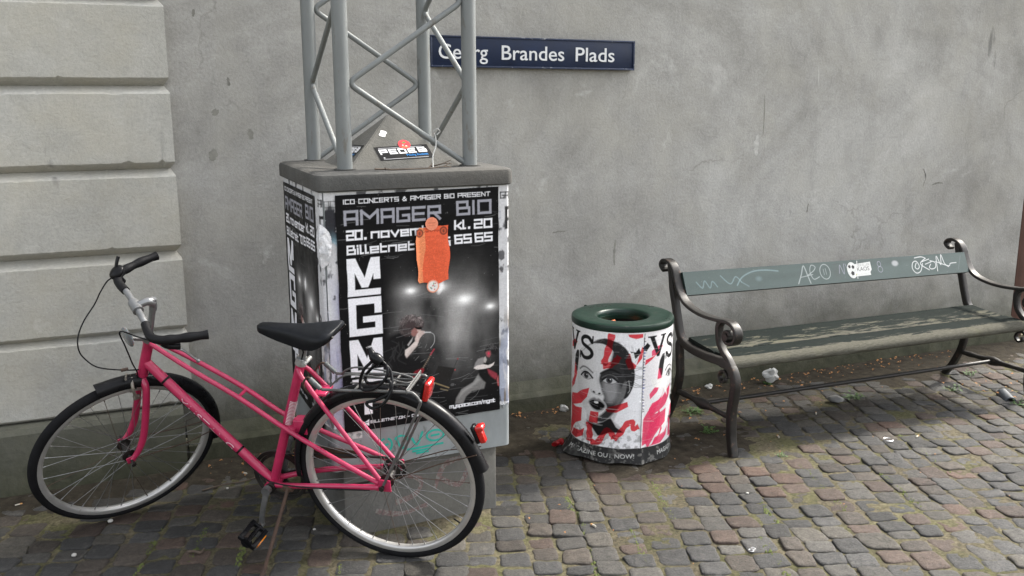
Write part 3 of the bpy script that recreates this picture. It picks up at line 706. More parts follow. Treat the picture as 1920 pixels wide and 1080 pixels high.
    c.poly([(.53, .150), (.528, .172), (.545, .192), (.568, .196), (.578, .16), (.566, .114), (.548, .125)], (.010, .010, .010), 1., .003)
    c.poly([(.508, .180), (.514, .202), (.525, .216), (.547, .220), (.552, .205), (.545, .190), (.525, .180)], (.24, .23, .225), 1., .003)
    c.poly([(.508, .182), (.521, .190), (.548, .192), (.568, .185), (.585, .190), (.594, .195), (.590, .184), (.577, .175), (.55, .173), (.520, .174)], (.66, .60, .57), 1., .0015)
    c.poly([(.548, .216), (.556, .222), (.562, .208), (.556, .196), (.549, .20)], (.38, .36, .34), 1., .002)
    c.poly([(.553, .236), (.557, .256), (.568, .267), (.588, .268), (.606, .260), (.611, .236), (.60, .222), (.585, .228), (.578, .244), (.563, .246)], (.016, .015, .015), 1., .003)
    for q in range(50): x, z = .583+hr.normal(0, .013), .256+hr.normal(0, .007); c.stroke([(x, z), (x+hr.normal(0, .004), z+hr.normal(0, .004))], .0015, (.11, .105, .105), .7)
    c.poly([(.558, .238), (.567, .243), (.578, .241), (.580, .226), (.572, .216), (.562, .222)], (.26, .075, .085), 1., .002); c.ell((.5705, .232), .0035, .0045, (.62, .03, .09), 1., .4)
    c.poly([(.565, .172), (.572, .168), (.603, .148), (.606, .134), (.598, .124), (.581, .138), (.570, .152)], (.26, .04, .055), 1., .003); c.poly([(.603, .124), (.610, .140), (.612, .095), (.606, .10)], (.42, .10, .10), .9, .002)
    c.stroke([(.545, .118), (.52, .075), (.49, .055)], .0013, (.25, .25, .25), .6, 0, True); c.stroke([(.455, .135), (.525, .178)], .0013, (.14, .14, .14), .7)
    # lettering
    c.sq('ICO CONCERTS & AMAGER BIO PRESENT', .028, .838, .0165, Wt, width=.553, th=.16)
    c.sq('AMAGER', .028, .762, .054, Lv, width=.358, th=.17, asp=.8); c.sq('BIO', .446, .772, .054, Lv, width=.140, th=.17)
    c.sq('20', .034, .709, .037, Wt, width=.060, th=.19); c.poly([(.099, .709), (.099, .718), (.108, .718), (.108, .709)], Wt); c.sq('november', .123, .711, .034, Wt, width=.288, th=.19); c.sq('kl', .438, .720, .036, Wt, width=.046, th=.19); c.poly([(.492, .720), (.492, .729), (.501, .729), (.501, .720)], Wt); c.sq('20', .516, .719, .036, Wt, width=.073, th=.19)
    c.sq('Billetnet', .034, .658, .034, Wt, width=.248, th=.18); c.sq('70', .303, .661, .034, Wt, width=.06, th=.19); c.sq('15', .372, .663, .034, Wt, width=.05, th=.19); c.sq('65', .438, .667, .035, Wt, width=.068, th=.19); c.sq('65', .518, .668, .035, Wt, width=.072, th=.19)
    def big_m(z, h):
        x0, x1, t = .032, .153, .026
        c.poly([(x0, z), (x0, z+h), (x0+.032, z+h), (x0+.062, z+h*.48), (x1-.032, z+h), (x1, z+h), (x1, z+.42*h), (x1-t, z+.42*h), (x1-t, z+.58*h), (x0+.075, z+.22*h), (x0+.05, z+.22*h), (x0+t, z+.62*h), (x0+t, z+.17*h), (x1, z+.17*h), (x1, z)], Wt)
    big_m(.507, .137)
    c.poly([(.033, .36), (.033, .50), (.154, .50), (.154, .44), (.128, .44), (.128, .475), (.06, .475), (.06, .386), (.13, .386), (.13, .408), (.085, .408), (.085, .43), (.156, .43), (.156, .36)], Wt)
    big_m(.208, .138)
    c.poly([(.036, .198), (.157, .198), (.157, .168), (.108, .168), (.108, .06), (.078, .06), (.078, .168), (.036, .168)], Wt)
    c.sq('myspace.com/mgmt', .407, .034, .0155, Wt, width=.188, th=.18)
    c.sq('BILLETNET.DK - CDON', .099, .024, .0105, Wt, width=.205, th=.18)
    c.poly([(.062, .018), (.064, .036), (.078, .031), (.094, .040), (.093, .016), (.078, .022)], Wt); c.stroke([(.068, .026), (.09, .03)], .003, K)
    # pasting creases: thin pale worn lines and rubbed specks in the ink
    r = np.random.default_rng(9)
    for q in range(90):
        x, z = r.uniform(0, .6), r.uniform(0, .86); L = r.uniform(.02, .10); s = r.normal(0, .12)
        c.stroke([(x, z), (x+L*.5, z+s*L*.3+r.normal(0, .002)), (x+L, z+s*L)], .0012, (.42, .42, .42), r.uniform(.08, .4), .0008, True)
    sp = c.noise(150, 150, 8, 2); c.put((slice(None), slice(None)), np.clip((sp-.88)*12, 0, 1), (.4, .4, .4), .5)
    return c
POST = concert()
wr = POST.noise(5, 11, 21)
def front_m(X, Z): return (.719-ox+X+.004*(wr-.5), Y0-oy-.0035-.0035*wr, .435+Z*.9985+.006*(X/.614-.3))
p1 = POST.mesh('concert_poster', front_m, M_print, casing)
# ragged, weathered side copy, facing the pilaster
def left_m(X, Z): return (X0-ox-.0035-.0035*wr, 3.893-oy-X*.995, .425+Z*1.0)
POST.mesh('concert_poster', left_m, M_print, casing)['label'] = 'shaded concert poster on the side of the base'
def right_m(X, Z): return (X1-ox+.003+.003*wr, 3.262-oy+X*.995, .435+Z*1.0)
POST.mesh('concert_poster', right_m, M_print, casing)
# layers of old torn paper underneath
def old_paper():
    c = Canvas(.0, .713, .0, .885, 300, 370, (.56, .56, .57)); n = c.noise(6, 5, 31); n2 = c.noise(26, 18, 32); n3 = c.noise(40, 7, 33); n4 = c.noise(8, 3, 35)
    full = (slice(None), slice(None))
    low = np.clip((.62-c.Z)/.12, 0, 1)*np.clip((.10-c.X)/.02, 0, 1)
    c.put(full, np.clip((n4-.30)*3, 0, 1)*low, (.24, .24, .40), .85)
    c.put(full, np.clip((n3-.52)*6, 0, 1)*low, (.52, .52, .60), .7)
    c.put(full, np.clip((n2-.60)*14, 0, 1), (.05, .05, .055), .9)
    c.put(full, np.clip((n-.62)*14, 0, 1)*np.clip((.5-c.Z)/.2, 0, 1), (.2, .18, .15), .9)
    c.put(full, np.clip((n2-.46)*14, 0, 1)*np.exp(-((c.Z-.775)/.045)**2)*(c.X < .1)*3, (.02, .02, .025), 1.)
    c.put(full, np.clip((n2-.50)*12, 0, 1)*np.exp(-((c.Z-.70)/.03)**2)*(c.X < .1), (.25, .42, .50), .8)
    c.put(full, np.clip((n4-.4)*8, 0, 1)*np.clip((.42-c.Z)/.08, 0, 1)*(c.X > .685), (.17, .14, .11), .95)
    c.put(full, np.clip((n3-.5)*12, 0, 1)*(c.X > .66)*np.clip((.38-c.Z)/.1, 0, 1), (.30, .33, .42), .8)
    K = (.02, .02, .02)
    c.sq('GA', .672, .835, .026, K, width=.038, th=.16); c.sq('A', .692, .72, .085, K, width=.05, th=.14); c.sq('P', .655, .74, .05, (.2, .2, .3), width=.02, th=.1, a=.3)
    c.sq('DC', .012, .832, .024, K, width=.04, th=.13, a=.85); c.sq('or', .683, .028, .013, (.8, .8, .8), width=.022, th=.2)
    c.put(full, np.clip((.012-c.X)/.004+2*(n2-.5), 0, 1), (.30, .31, .31), .8)
    return c, n2
OP, opn = old_paper()
edge = (OP.X > .006+.012*opn) & (OP.X < .712) & (OP.Z > .012+.03*opn)
OP.mesh('torn_paper', lambda X, Z: (X0-ox+X, Y0-oy-.0012-.0014*opn+.018*np.clip((.014-X)/.014, 0, 1)**2+.016*np.clip((X-.699)/.014, 0, 1)**2, .428+Z), M_paper, casing, keep=edge)
OP.mesh('torn_paper', lambda X, Z: (X0-ox-.0012-.0014*opn+.014*np.clip((.014-X)/.014, 0, 1)**2+.014*np.clip((X-.699)/.014, 0, 1)**2, Y1-oy-X, .428+Z), M_paper, casing, keep=edge)
# crumpled white flap that has come loose at the corner
c = Canvas(-.04, .05, 0, .155, 46, 80, (.60, .60, .61)); nn = c.noise(40, 30, 41); n5 = c.noise(20, 12, 42); c.put((slice(None), slice(None)), np.clip((nn-.6)*8, 0, 1), (.45, .46, .48), .8)
th_ = c.X/.022
def flap(X, Z):
    a = np.clip(X, -.04, .05); k = np.where(a < 0, a, 0); f = np.where(a >= 0, a, 0); bul = .006+.018*nn*np.sin(np.clip(Z/.155, 0, 1)*PI)
    return X0-ox-.004-bul*.6+f*.95, Y0-oy-.004-bul*.8-k*.95, 1.052+Z
c.mesh('torn_flap', flap, M_paper, casing, keep=((c.X+.0)/.045)**2+((c.Z-.0775)/.076)**2 < .75+.5*n5)
# scuffed white label low on the casing
c = Canvas(0, .085, 0, .085, 50, 50, (.55, .55, .54)); nn = c.noise(50, 50, 44); c.put((slice(None), slice(None)), np.clip((nn-.55)*6, 0, 1), (.18, .18, .18), .8)
c.mesh('scuffed_label', lambda X, Z: (.70-ox+X, Y0-oy-.0012+0*X, .405+Z), M_paper, casing, keep=nn > .25)
# the orange flyer held by two round stickers
c = Canvas(0, .132, 0, .205, 120, 180, (.74, .115, .045)); n = c.noise(10, 8, 51); f = (slice(None), slice(None))
fold = .034-.006*np.sin(c.Z*30)+.01*(n-.5)
c.put(f, np.clip((fold-c.X)/.002, 0, 1), (.80, .26, .11), 1.)
for q in range(38):
    z = .166-q*.0042; x1_ = .118-random.random()*.012
    for x in np.arange(.014, x1_, .004):
        if random.random() < .82: c.stroke([(x, z), (x+random.uniform(.002, .0036), z)], .0014, (.32, .05, .02), .55)
c.text('Er du', .034, .192, .006, (.1, .02, .01), width=.02); c.text('Grøn Orange?', .030, .181, .0085, (.12, .02, .01), width=.068)
for x in (.018, .110): c.ell((x, .181), .0145, .0145, (.12, .03, .02), .9); c.ell((x, .181), .010, .010, (.55, .10, .04), .9); c.ell((x, .180), .004, .006, (.12, .03, .02), .8)
keep = (c.Z > .004+.006*np.sin(c.X*60)) & (c.X > .006*np.sin(c.Z*38)+.004*n) & (c.X < .131-.004*n-.003*np.sin(c.Z*50)) & (c.Z < .203-.006*n) & ~((c.X < .02) & (c.Z > .205-.02+c.X*.8)) & ~((c.X < .02) & (c.Z < .03-c.X*1.5))
c.mesh('orange_flyer', lambda X, Z: (1.003-ox+X-.002*np.cos(Z*30), Y0-oy-.0095-.0045*n-.006*np.clip((.022-X)/.022, 0, 1)**2, .958+Z*1.075+.05*X), M_paper, casing, keep=keep)
for zc, colr, inner in ((1.186, (.74, .27, .17), None), (.955, (.72, .30, .20), (.72, .70, .66))):
    c = Canvas(-.025, .025, -.025, .025, 56, 56, colr)
    if inner:
        c.ell((0, 0), .019, .019, inner)
        for q in range(9): c.ell((random.uniform(-.012, .012), random.uniform(-.012, .012)), .003, .003, random.choice([(.1, .15, .4), (.15, .3, .15), (.3, .3, .3), (.6, .1, .1)]), .8)
    else:
        c.ell((0, 0), .021, .021, (.72, .24, .14)); c.stroke([(-.012, .003), (.012, .003)], .003, (.35, .1, .06), .6); c.stroke([(-.008, -.005), (.009, -.005)], .002, (.35, .1, .06), .5)
    c.mesh('round_sticker', lambda X, Z, zc=zc: (1.066-ox+X, Y0-oy-.0155+0*X, zc+Z), M_vinyl, casing, keep=np.hypot(c.X, c.Z) < .0245)
# turquoise spray writing on the casing below the poster
M_teal = simple('turquoise_paint', (.015, .36, .29), .5, var=.12)
def ring(cx, cz, rx, rz, a0=0, a1=360, n=12): return [(cx+rx*math.cos(math.radians(a0+(a1-a0)*k/n)), cz+rz*math.sin(math.radians(a0+(a1-a0)*k/n))) for k in range(n+1)]
tg = [ring(.873, .362, .024, .026, 100, 430), [(.862, .362), (.884, .364)], ring(.932, .366, .028, .024, -60, 150), [(.915, .385), (.93, .345), (.955, .342)], [(.975, .375), (.995, .345), (1.018, .395)], ring(1.068, .372, .034, .021), [(1.05, .372), (1.085, .374)], [(.955, .331), (1.02, .333), (1.10, .336)], [(.975, .320), (1.05, .322)], [(.99, .311), (1.04, .312)], [(1.118, .36), (1.124, .356)]]
bm = B(); ribbons(bm, tg, .0075, lambda u, v, k: (u-ox, Y0-oy-.0006-k*.00012, v), .15); obj('graffiti', bm, M_teal, casing, 0)
# ------------------------------------------------------------------ twigs and string lying on the cap
M_twig = simple('dead_twig', (.075, .055, .04), .8, var=.4, scale=60)
def twig(label, pts, r, subs, grp='dead twigs on the mast cap'):
    base = Vector(pts[0]); bm = B(); P = catmull([Vector(p)-base for p in pts], 4)
    P = [p+Vector((0, random.uniform(-.001, .001), random.uniform(0, .0015))) for p in P]
    tube(bm, P, [r*(1-.5*i/(len(P)-1)) for i in range(len(P))], 6)
    for s in subs: tube(bm, [Vector(q)-base for q in s], r*.6, 5)
    o = obj('twig', bm, M_twig, smooth=60); o.location = base; return tag(o, label, 'twig', grp)
twig('long thin knobbly twig lying along the front edge of the mast cap', [(.868, 3.215, 1.388), (.93, 3.225, 1.383), (1.0, 3.222, 1.3825), (1.08, 3.23, 1.383), (1.13, 3.24, 1.386), (1.165, 3.25, 1.384)], .0032, [[(1.07, 3.23, 1.383), (1.09, 3.24, 1.40)], [(.91, 3.222, 1.384), (.905, 3.215, 1.392)], [(1.13, 3.24, 1.386), (1.16, 3.25, 1.398)]])
twig('short forked twig resting on the cap beside the string, right of the stickers', [(1.10, 3.29, 1.3835), (1.14, 3.285, 1.392), (1.18, 3.29, 1.405)], .0028, [[(1.15, 3.287, 1.395), (1.175, 3.27, 1.393)]])
M_string = simple('grey_string', (.45, .45, .43), .7)
bm = B(); P = catmull([(.0, .0, .0), (.012, -.002, .012), (.0, -.010, .022), (-.012, .002, .010), (-.004, .003, -.004), (-.008, -.012, -.04), (-.028, -.035, -.075), (-.036, -.06, -.115)], 6); tube(bm, P, .0024, 6)
st_ = obj('string', bm, M_string); st_.location = (1.135, 3.318, 1.498); tag(st_, 'pale grey string tied round a brace of the lattice mast and hanging to the cap', 'string')
# ================================================================== park bench
M_iron = simple('brown_black_cast_iron', (.022, .020, .018), .45, .2, var=.25, scale=10, bmp=.25, bscale=60, wear=(.07, .045, .033), wearpos=.60, spec=.4)
def m_slat(name, bare_amt):
    m, nt, bs = newmat(name); co = objco(nt, (1, 1, 1)); mp = N(nt, 'ShaderNodeMapping'); mp.inputs['Scale'].default_value = (4.5, 26, 26); nt.links.new(co, mp.inputs[0])
    g = noise_node(nt, mp.outputs[0], 1.4, 7, .7, .6); fine = noise_node(nt, mp.outputs[0], 9, 5, .7)
    at = N(nt, 'ShaderNodeAttribute', attribute_name='Wear')
    ad = N(nt, 'ShaderNodeMath', operation='ADD'); nt.links.new(g.outputs[0], ad.inputs[0]); nt.links.new(at.outputs['Fac'], ad.inputs[1])
    f = ramp(nt, ad.outputs[0], [(.60, 0.), (.65, 1.)])
    bare = ramp(nt, fine.outputs[0], [(.25, (.045, .043, .034)), (.75, (.125, .121, .100))])
    n2 = noise_node(nt, co, 6, 4, .6); al = ramp(nt, n2.outputs[0], [(.5, 0.), (.75, .7)]); bare_c = mixc(nt, al.outputs[0], bare.outputs[0], (.115, .113, .075))
    paint = ramp(nt, fine.outputs[0], [(.3, (.008, .011, .010)), (.7, (.018, .023, .021))])
    nt.links.new(mixc(nt, f.outputs[0], paint.outputs[0], bare_c), bs.inputs['Base Color'])
    rr = mixc(nt, f.outputs[0], .8, .95); nt.links.new(rr, bs.inputs['Roughness']); bs.inputs['Specular IOR Level'].default_value = .04
    bump(nt, bs, f.outputs[0], -.35, .003); return m
M_seat = m_slat('flaking_green_slat', .5)
M_slatback = printed('green_grey_slat_paint', .5, .3, .05, 60, .001, .08)
bench = thing('park_bench', 'cast iron park bench with flaking grey-green wooden slats and scribbled backrest against the wall', 'bench', (2.55, 3.6, 0))
bx, by = 2.55, 3.6
STR = [(3.925, .772), (3.945, .782), (3.958, .800), (3.942, .820), (3.910, .826), (3.872, .815), (3.842, .785), (3.824, .745), (3.800, .70), (3.765, .660), (3.715, .634), (3.640, .618), (3.560, .613), (3.470, .617), (3.405, .624), (3.358, .617), (3.328, .592), (3.324, .562), (3.342, .536), (3.372, .526), (3.400, .536), (3.410, .558), (3.396, .578), (3.374, .580), (3.364, .566)]
BK = [(3.880, .812), (3.868, .76), (3.855, .69), (3.83, .614), (3.802, .53), (3.775, .466), (3.735, .437), (3.66, .423), (3.55, .420), (3.46, .424), (3.40, .424)]
LEG = [(3.43, .424), (3.375, .420), (3.340, .392), (3.324, .345), (3.330, .285), (3.342, .22), (3.342, .15), (3.336, .08), (3.316, .0)]
SUP = [(3.440, .618), (3.462, .595), (3.464, .555), (3.452, .51), (3.422, .475), (3.385, .45), (3.350, .415)]
REAR = [(3.76, .45), (3.782, .42), (3.778, .35), (3.772, .28), (3.785, .21), (3.806, .15), (3.838, .08), (3.868, .03), (3.89, .0)]
CURL = [(3.375, .36), (3.40, .385), (3.43, .38), (3.445, .352), (3.425, .33), (3.402, .34), (3.405, .358)]
def side_frame(x0, dz, kz):
    bm = B()
    def P(pl): return catmull([(x0-bx, y-by, max(-.01, z+dz*min(1, z/.2))) for y, z in pl], 5)
    def go(pl, w, t, t2=None, rr=.005):
        p = P(pl); n = len(p); t2 = t2 or t
        sweep(bm, p, rrect(1, 1, .18, 3), ref=(1, 0, 0), scales=[(w, t+(t2-t)*i/(n-1)) for i in range(n)])
    go(STR, .046, .017); go(BK, .036, .032, .040); go(LEG, .038, .044, .040); go(SUP, .034, .026); go(REAR, .034, .040, .032); go(CURL, .024, .012)
    # foot pad and small bead where arm meets the scroll
    tube(bm, [(x0-bx-.026, 3.386-by, .555+dz), (x0-bx+.026, 3.386-by, .555+dz)], .016, 14)
    fr = obj('side_frame', bm, M_iron, bench, 45)
    # turned stretcher between front and rear leg with a knot in the middle
    bm = B(); ys = [(3.335, .012), (3.38, .014), (3.43, .011), (3.50, .014), (3.525, .017), (3.55, .024), (3.575, .027), (3.60, .024), (3.625, .016), (3.68, .013), (3.72, .016), (3.78, .013)]
    tube(bm, [(x0-bx, y-by, .178+dz) for y, r in ys], [r for y, r in ys], 12); obj('stretcher', bm, M_iron, fr)
side_frame(2.55, 0, 1); side_frame(4.51, -.02, 1)
bm = B(); tube(bm, [(-.0, 3.575-by, .178), (1.96, 3.575-by, .158)], .0105, 12); obj('tie_rod', bm, M_iron, bench)
def seat_slat(y0, y1, z, front):
    nx, prof = 160, []
    if front: prof = [(y1, z), (y1-.05, z), (y0+.055, z-.001), (y0+.03, z-.004), (y0+.012, z-.010), (y0+.003, z-.020), (y0, z-.032), (y0+.004, z-.044), (y0+.014, z-.05), (y1, z-.046)]
    else: prof = [(y1, z+.010), (y1-.004, z+.016), ((y0+y1)/2, z+.006), (y0+.02, z), (y0+.004, z-.003), (y0, z-.010), (y0, z-.034), (y1, z-.03)]
    V = []; wv = []; F = []; n = len(prof)
    for i in range(nx+1):
        x = .018+1.924*i/nx
        for k, (y, zz) in enumerate(prof):
            j = .0012*mnoise.noise(Vector((x*9, k*.8, y*20)))
            V.append((x, y-by+j, zz-.014*x/1.96+j))
            if front: w = .38 if 2 < k < 9 else (.10 if k == 2 else -.08)
            else: w = .14 if k in (3, 4) else (.06 if k in (2, 5) else -.07)
            wv.append(w)
    for i in range(nx):
        for k in range(n): F.append((i*n+k, i*n+(k+1) % n, (i+1)*n+(k+1) % n, (i+1)*n+k))
    F.append(tuple(range(n))[::-1]); F.append(tuple(nx*n+k for k in range(n)))
    me = bpy.data.meshes.new('seat_slat'); me.from_pydata(V, [], F); at = me.attributes.new('Wear', 'FLOAT', 'POINT'); at.data.foreach_set('value', wv)
    me.materials.append(M_seat); me.polygons.foreach_set('use_smooth', [True]*len(F)); me.set_sharp_from_angle(angle=math.radians(40)); me.update()
    o = bpy.data.objects.new('seat_slat', me); COL.objects.link(o); o.parent = bench
seat_slat(3.355, 3.515, .452, True); seat_slat(3.524, 3.735, .452, False)
# back slat: one broad board, its front carries the scribbles
SX0, SX1 = .022, 1.938
def slatpt(u, v, off):   # u along the bench, v from lower edge to upper edge
    return u, 3.768-by+v*.40-off*.92, .672-.033*u/1.96+v*.917+off*.40
bm = B()
H = .118
cor = [(0, 0.0), (0, .028), (H, .028), (H, 0.0)]
rows = []
for i in range(21):
    u = SX0+(SX1-SX0)*i/20; rows.append([bm.verts.new(slatpt(u, v, -o-.0006)) for v, o in cor])
for a, b in zip(rows, rows[1:]):
    for k in range(4): bm.faces.new((a[k], a[(k+1) % 4], b[(k+1) % 4], b[k]))
bm.faces.new(rows[0]); bm.faces.new(rows[-1][::-1])
bs_ = obj('back_slat', bm, simple('dark_green_slat_edge', (.018, .035, .030), .4, var=.2), bench, 30)
c = Canvas(SX0, SX1, .0, H, 1000, 64, lin((70, 82, 80))); nz = c.noise(3, 20, 61); n6 = c.noise(60, 60, 62, 3); f = (slice(None), slice(None))
c.img *= (.86+.28*nz)[..., None]
c.put(f, np.clip((n6-.80)*8, 0, 1), (.16, .18, .17), .5)
tags = []
Wc = (.34, .37, .37)
def S(pts, w=.004, a=.75, col=Wc): c.stroke(pts, w, col, a, .0006, True)
# pale blue smeared tag
bl = (.20, .28, .295)
S([(.09, .062), (.12, .03), (.14, .065), (.165, .028), (.185, .060), (.21, .03)], .006, .45, bl); S([(.24, .085), (.29, .04), (.33, .075), (.36, .045)], .006, .5, bl); S([(.33, .03), (.37, .07), (.44, .095), (.52, .098), (.60, .088)], .007, .55, bl); S([(.36, .045), (.40, .02)], .006, .4, bl); c.ell((.47, .055), .018, .012, bl, .3, .5)
# outlined letters
S([(.715, .012), (.745, .06), (.770, .105), (.785, .05), (.795, .01)], .006, .7); S([(.74, .045), (.82, .055)], .0035); S([(.79, .055), (.83, .075), (.845, .095), (.82, .105), (.805, .07), (.82, .030), (.86, .04)], .004); S(ring(.905, .065, .034, .040), .004); S([(.895, .08), (.896, .05)], .003, .6); S([(.91, .082), (.911, .05)], .003, .6)
c.ell((.985, .055), .030, .035, (.06, .07, .068), .5, .6); S([(.965, .10), (1.01, .105)], .004, .4, (.05, .05, .05))
S([(1.0, .05), (1.012, .095), (1.03, .045), (1.04, .10)], .0035, .45, (.42, .40, .50)); S([(1.05, .10), (1.07, .05), (1.09, .09)], .0035, .4, (.42, .40, .50)); S(ring(1.285, .085, .012, .014), .003, .5, (.42, .40, .50)); S(ring(1.287, .055, .016, .016), .003, .5, (.42, .40, .50))
c.ell((1.40, .082), .022, .015, (.36, .37, .38), .8, .3)
# bright white tag
wt = (.52, .53, .53)
def T_(p, w=.0045): c.stroke(p, w, wt, .95, .0005, True)
T_([(1.555, .075), (1.54, .052), (1.555, .040), (1.572, .055), (1.558, .084), (1.53, .078), (1.518, .045), (1.54, .018), (1.575, .028), (1.60, .070)]); T_([(1.55, .104), (1.60, .108), (1.63, .098)]); T_([(1.63, .098), (1.585, .068), (1.64, .03)]); T_([(1.60, .080), (1.655, .092)], .004); T_([(1.62, .064), (1.67, .076)], .004); T_([(1.66, .062), (1.645, .045), (1.66, .034), (1.69, .042), (1.695, .07), (1.66, .082)]); T_([(1.70, .02), (1.715, .105), (1.735, .055), (1.752, .112), (1.765, .06), (1.79, .04)]); T_([(1.70, .075), (1.79, .045), (1.81, .058), (1.855, .060)], .004)
c.stroke([(1.86, .02), (1.90, .10)], .003, (.2, .22, .22), .4)
sf = c.mesh('painted_front', lambda X, Z: slatpt(X, Z, .0004), M_slatback, bs_)
# sticker with a football and the word KAOS
c = Canvas(0, .175, 0, .098, 190, 110, (.52, .53, .52)); K = (.04, .04, .04)
for x, z, r in ((.020, .070, .010), (.044, .066, .011), (.034, .032, .013)): c.poly([(x+r*math.cos(math.radians(90+72*k+8)), z+r*1.05*math.sin(math.radians(90+72*k+8))) for k in range(5)], K)
for s_ in (((.020, .06), (.030, .045)), ((.044, .055), (.038, .045)), ((.02, .082), (.03, .088)), ((.048, .038), (.06, .05)), ((.02, .03), (.006, .04))): c.stroke(s_, .002, (.35, .35, .35), .8)
c.sq('DER ELLER', .075, .066, .012, K, width=.085, th=.1, a=.7); c.text('KAOS', .070, .040, .023, K, width=.084); c.stroke([(.066, .021), (.155, .026)], .002, (.4, .4, .4), .7); c.stroke([(.06, .026), (.056, .020)], .004, (.3, .3, .05))
keep = (np.hypot((c.X-.034)/.034, (c.Z-.049)/.045) < 1) | ((c.X > .034) & (c.X < .170) & (c.Z > .012+.0*c.X) & (c.Z < .080+.05*(c.X-.034)) & ~((c.X > .158) & (c.Z < .03+(c.X-.158))) ) | (abs(c.X-.078-(.2*(c.Z-.09))) < .003)
c.mesh('football_sticker', lambda X, Z: slatpt(1.055+X, Z+.012+.02*X, .0012), M_vinyl, bs_, keep=keep)
# ================================================================== litter bin
M_lid = simple('dark_green_lid_paint', (.0025, .018, .011), .34, var=.25, scale=9, bmp=.06, bscale=70, wear=(.03, .036, .03), wearpos=.60, spec=.4)
M_binbody = simple('dark_green_steel_body', (.010, .022, .017), .5, var=.25)
M_dark = simple('dark_bin_liner', (.010, .010, .011), .5, var=.3)
cx, cy, RB = 2.131, 3.635, .230
bn = thing('litter_bin', 'round litter bin with dark green ring lid, pasted with black white and red magazine posters', 'litter bin', (cx, cy, 0))
bm = B(); revolve(bm, [(.219, .015), (.223, .02), (.226, .06), (.227, .60), (.224, .616), (.214, .616), (.213, .03), (.0001, .03)], n=72); bod = obj('body', bm, M_binbody, bn, 40)
bm = B(); revolve(bm, [(.226, .618), (.233, .619), (.2355, .623), (.2355, .642), (.233, .648), (.226, .651), (.205, .652), (.142, .648), (.130, .647), (.123, .644), (.118, .638), (.116, .630), (.116, .600), (.112, .600), (.112, .618)], n=80, closed=True); lid = obj('lid', bm, M_lid, bn, 40)
bm = B(); tube(bm, [(-.06, .22, .640), (-.066, .244, .642)], .007, 8); obj('hinge_bracket', bm, M_lid, lid)
bm = B(); revolve(bm, [(.200, .59), (.195, .55), (.185, .46), (.12, .43), (.0001, .44)], n=40); obj('liner', bm, M_dark, bn, 60)
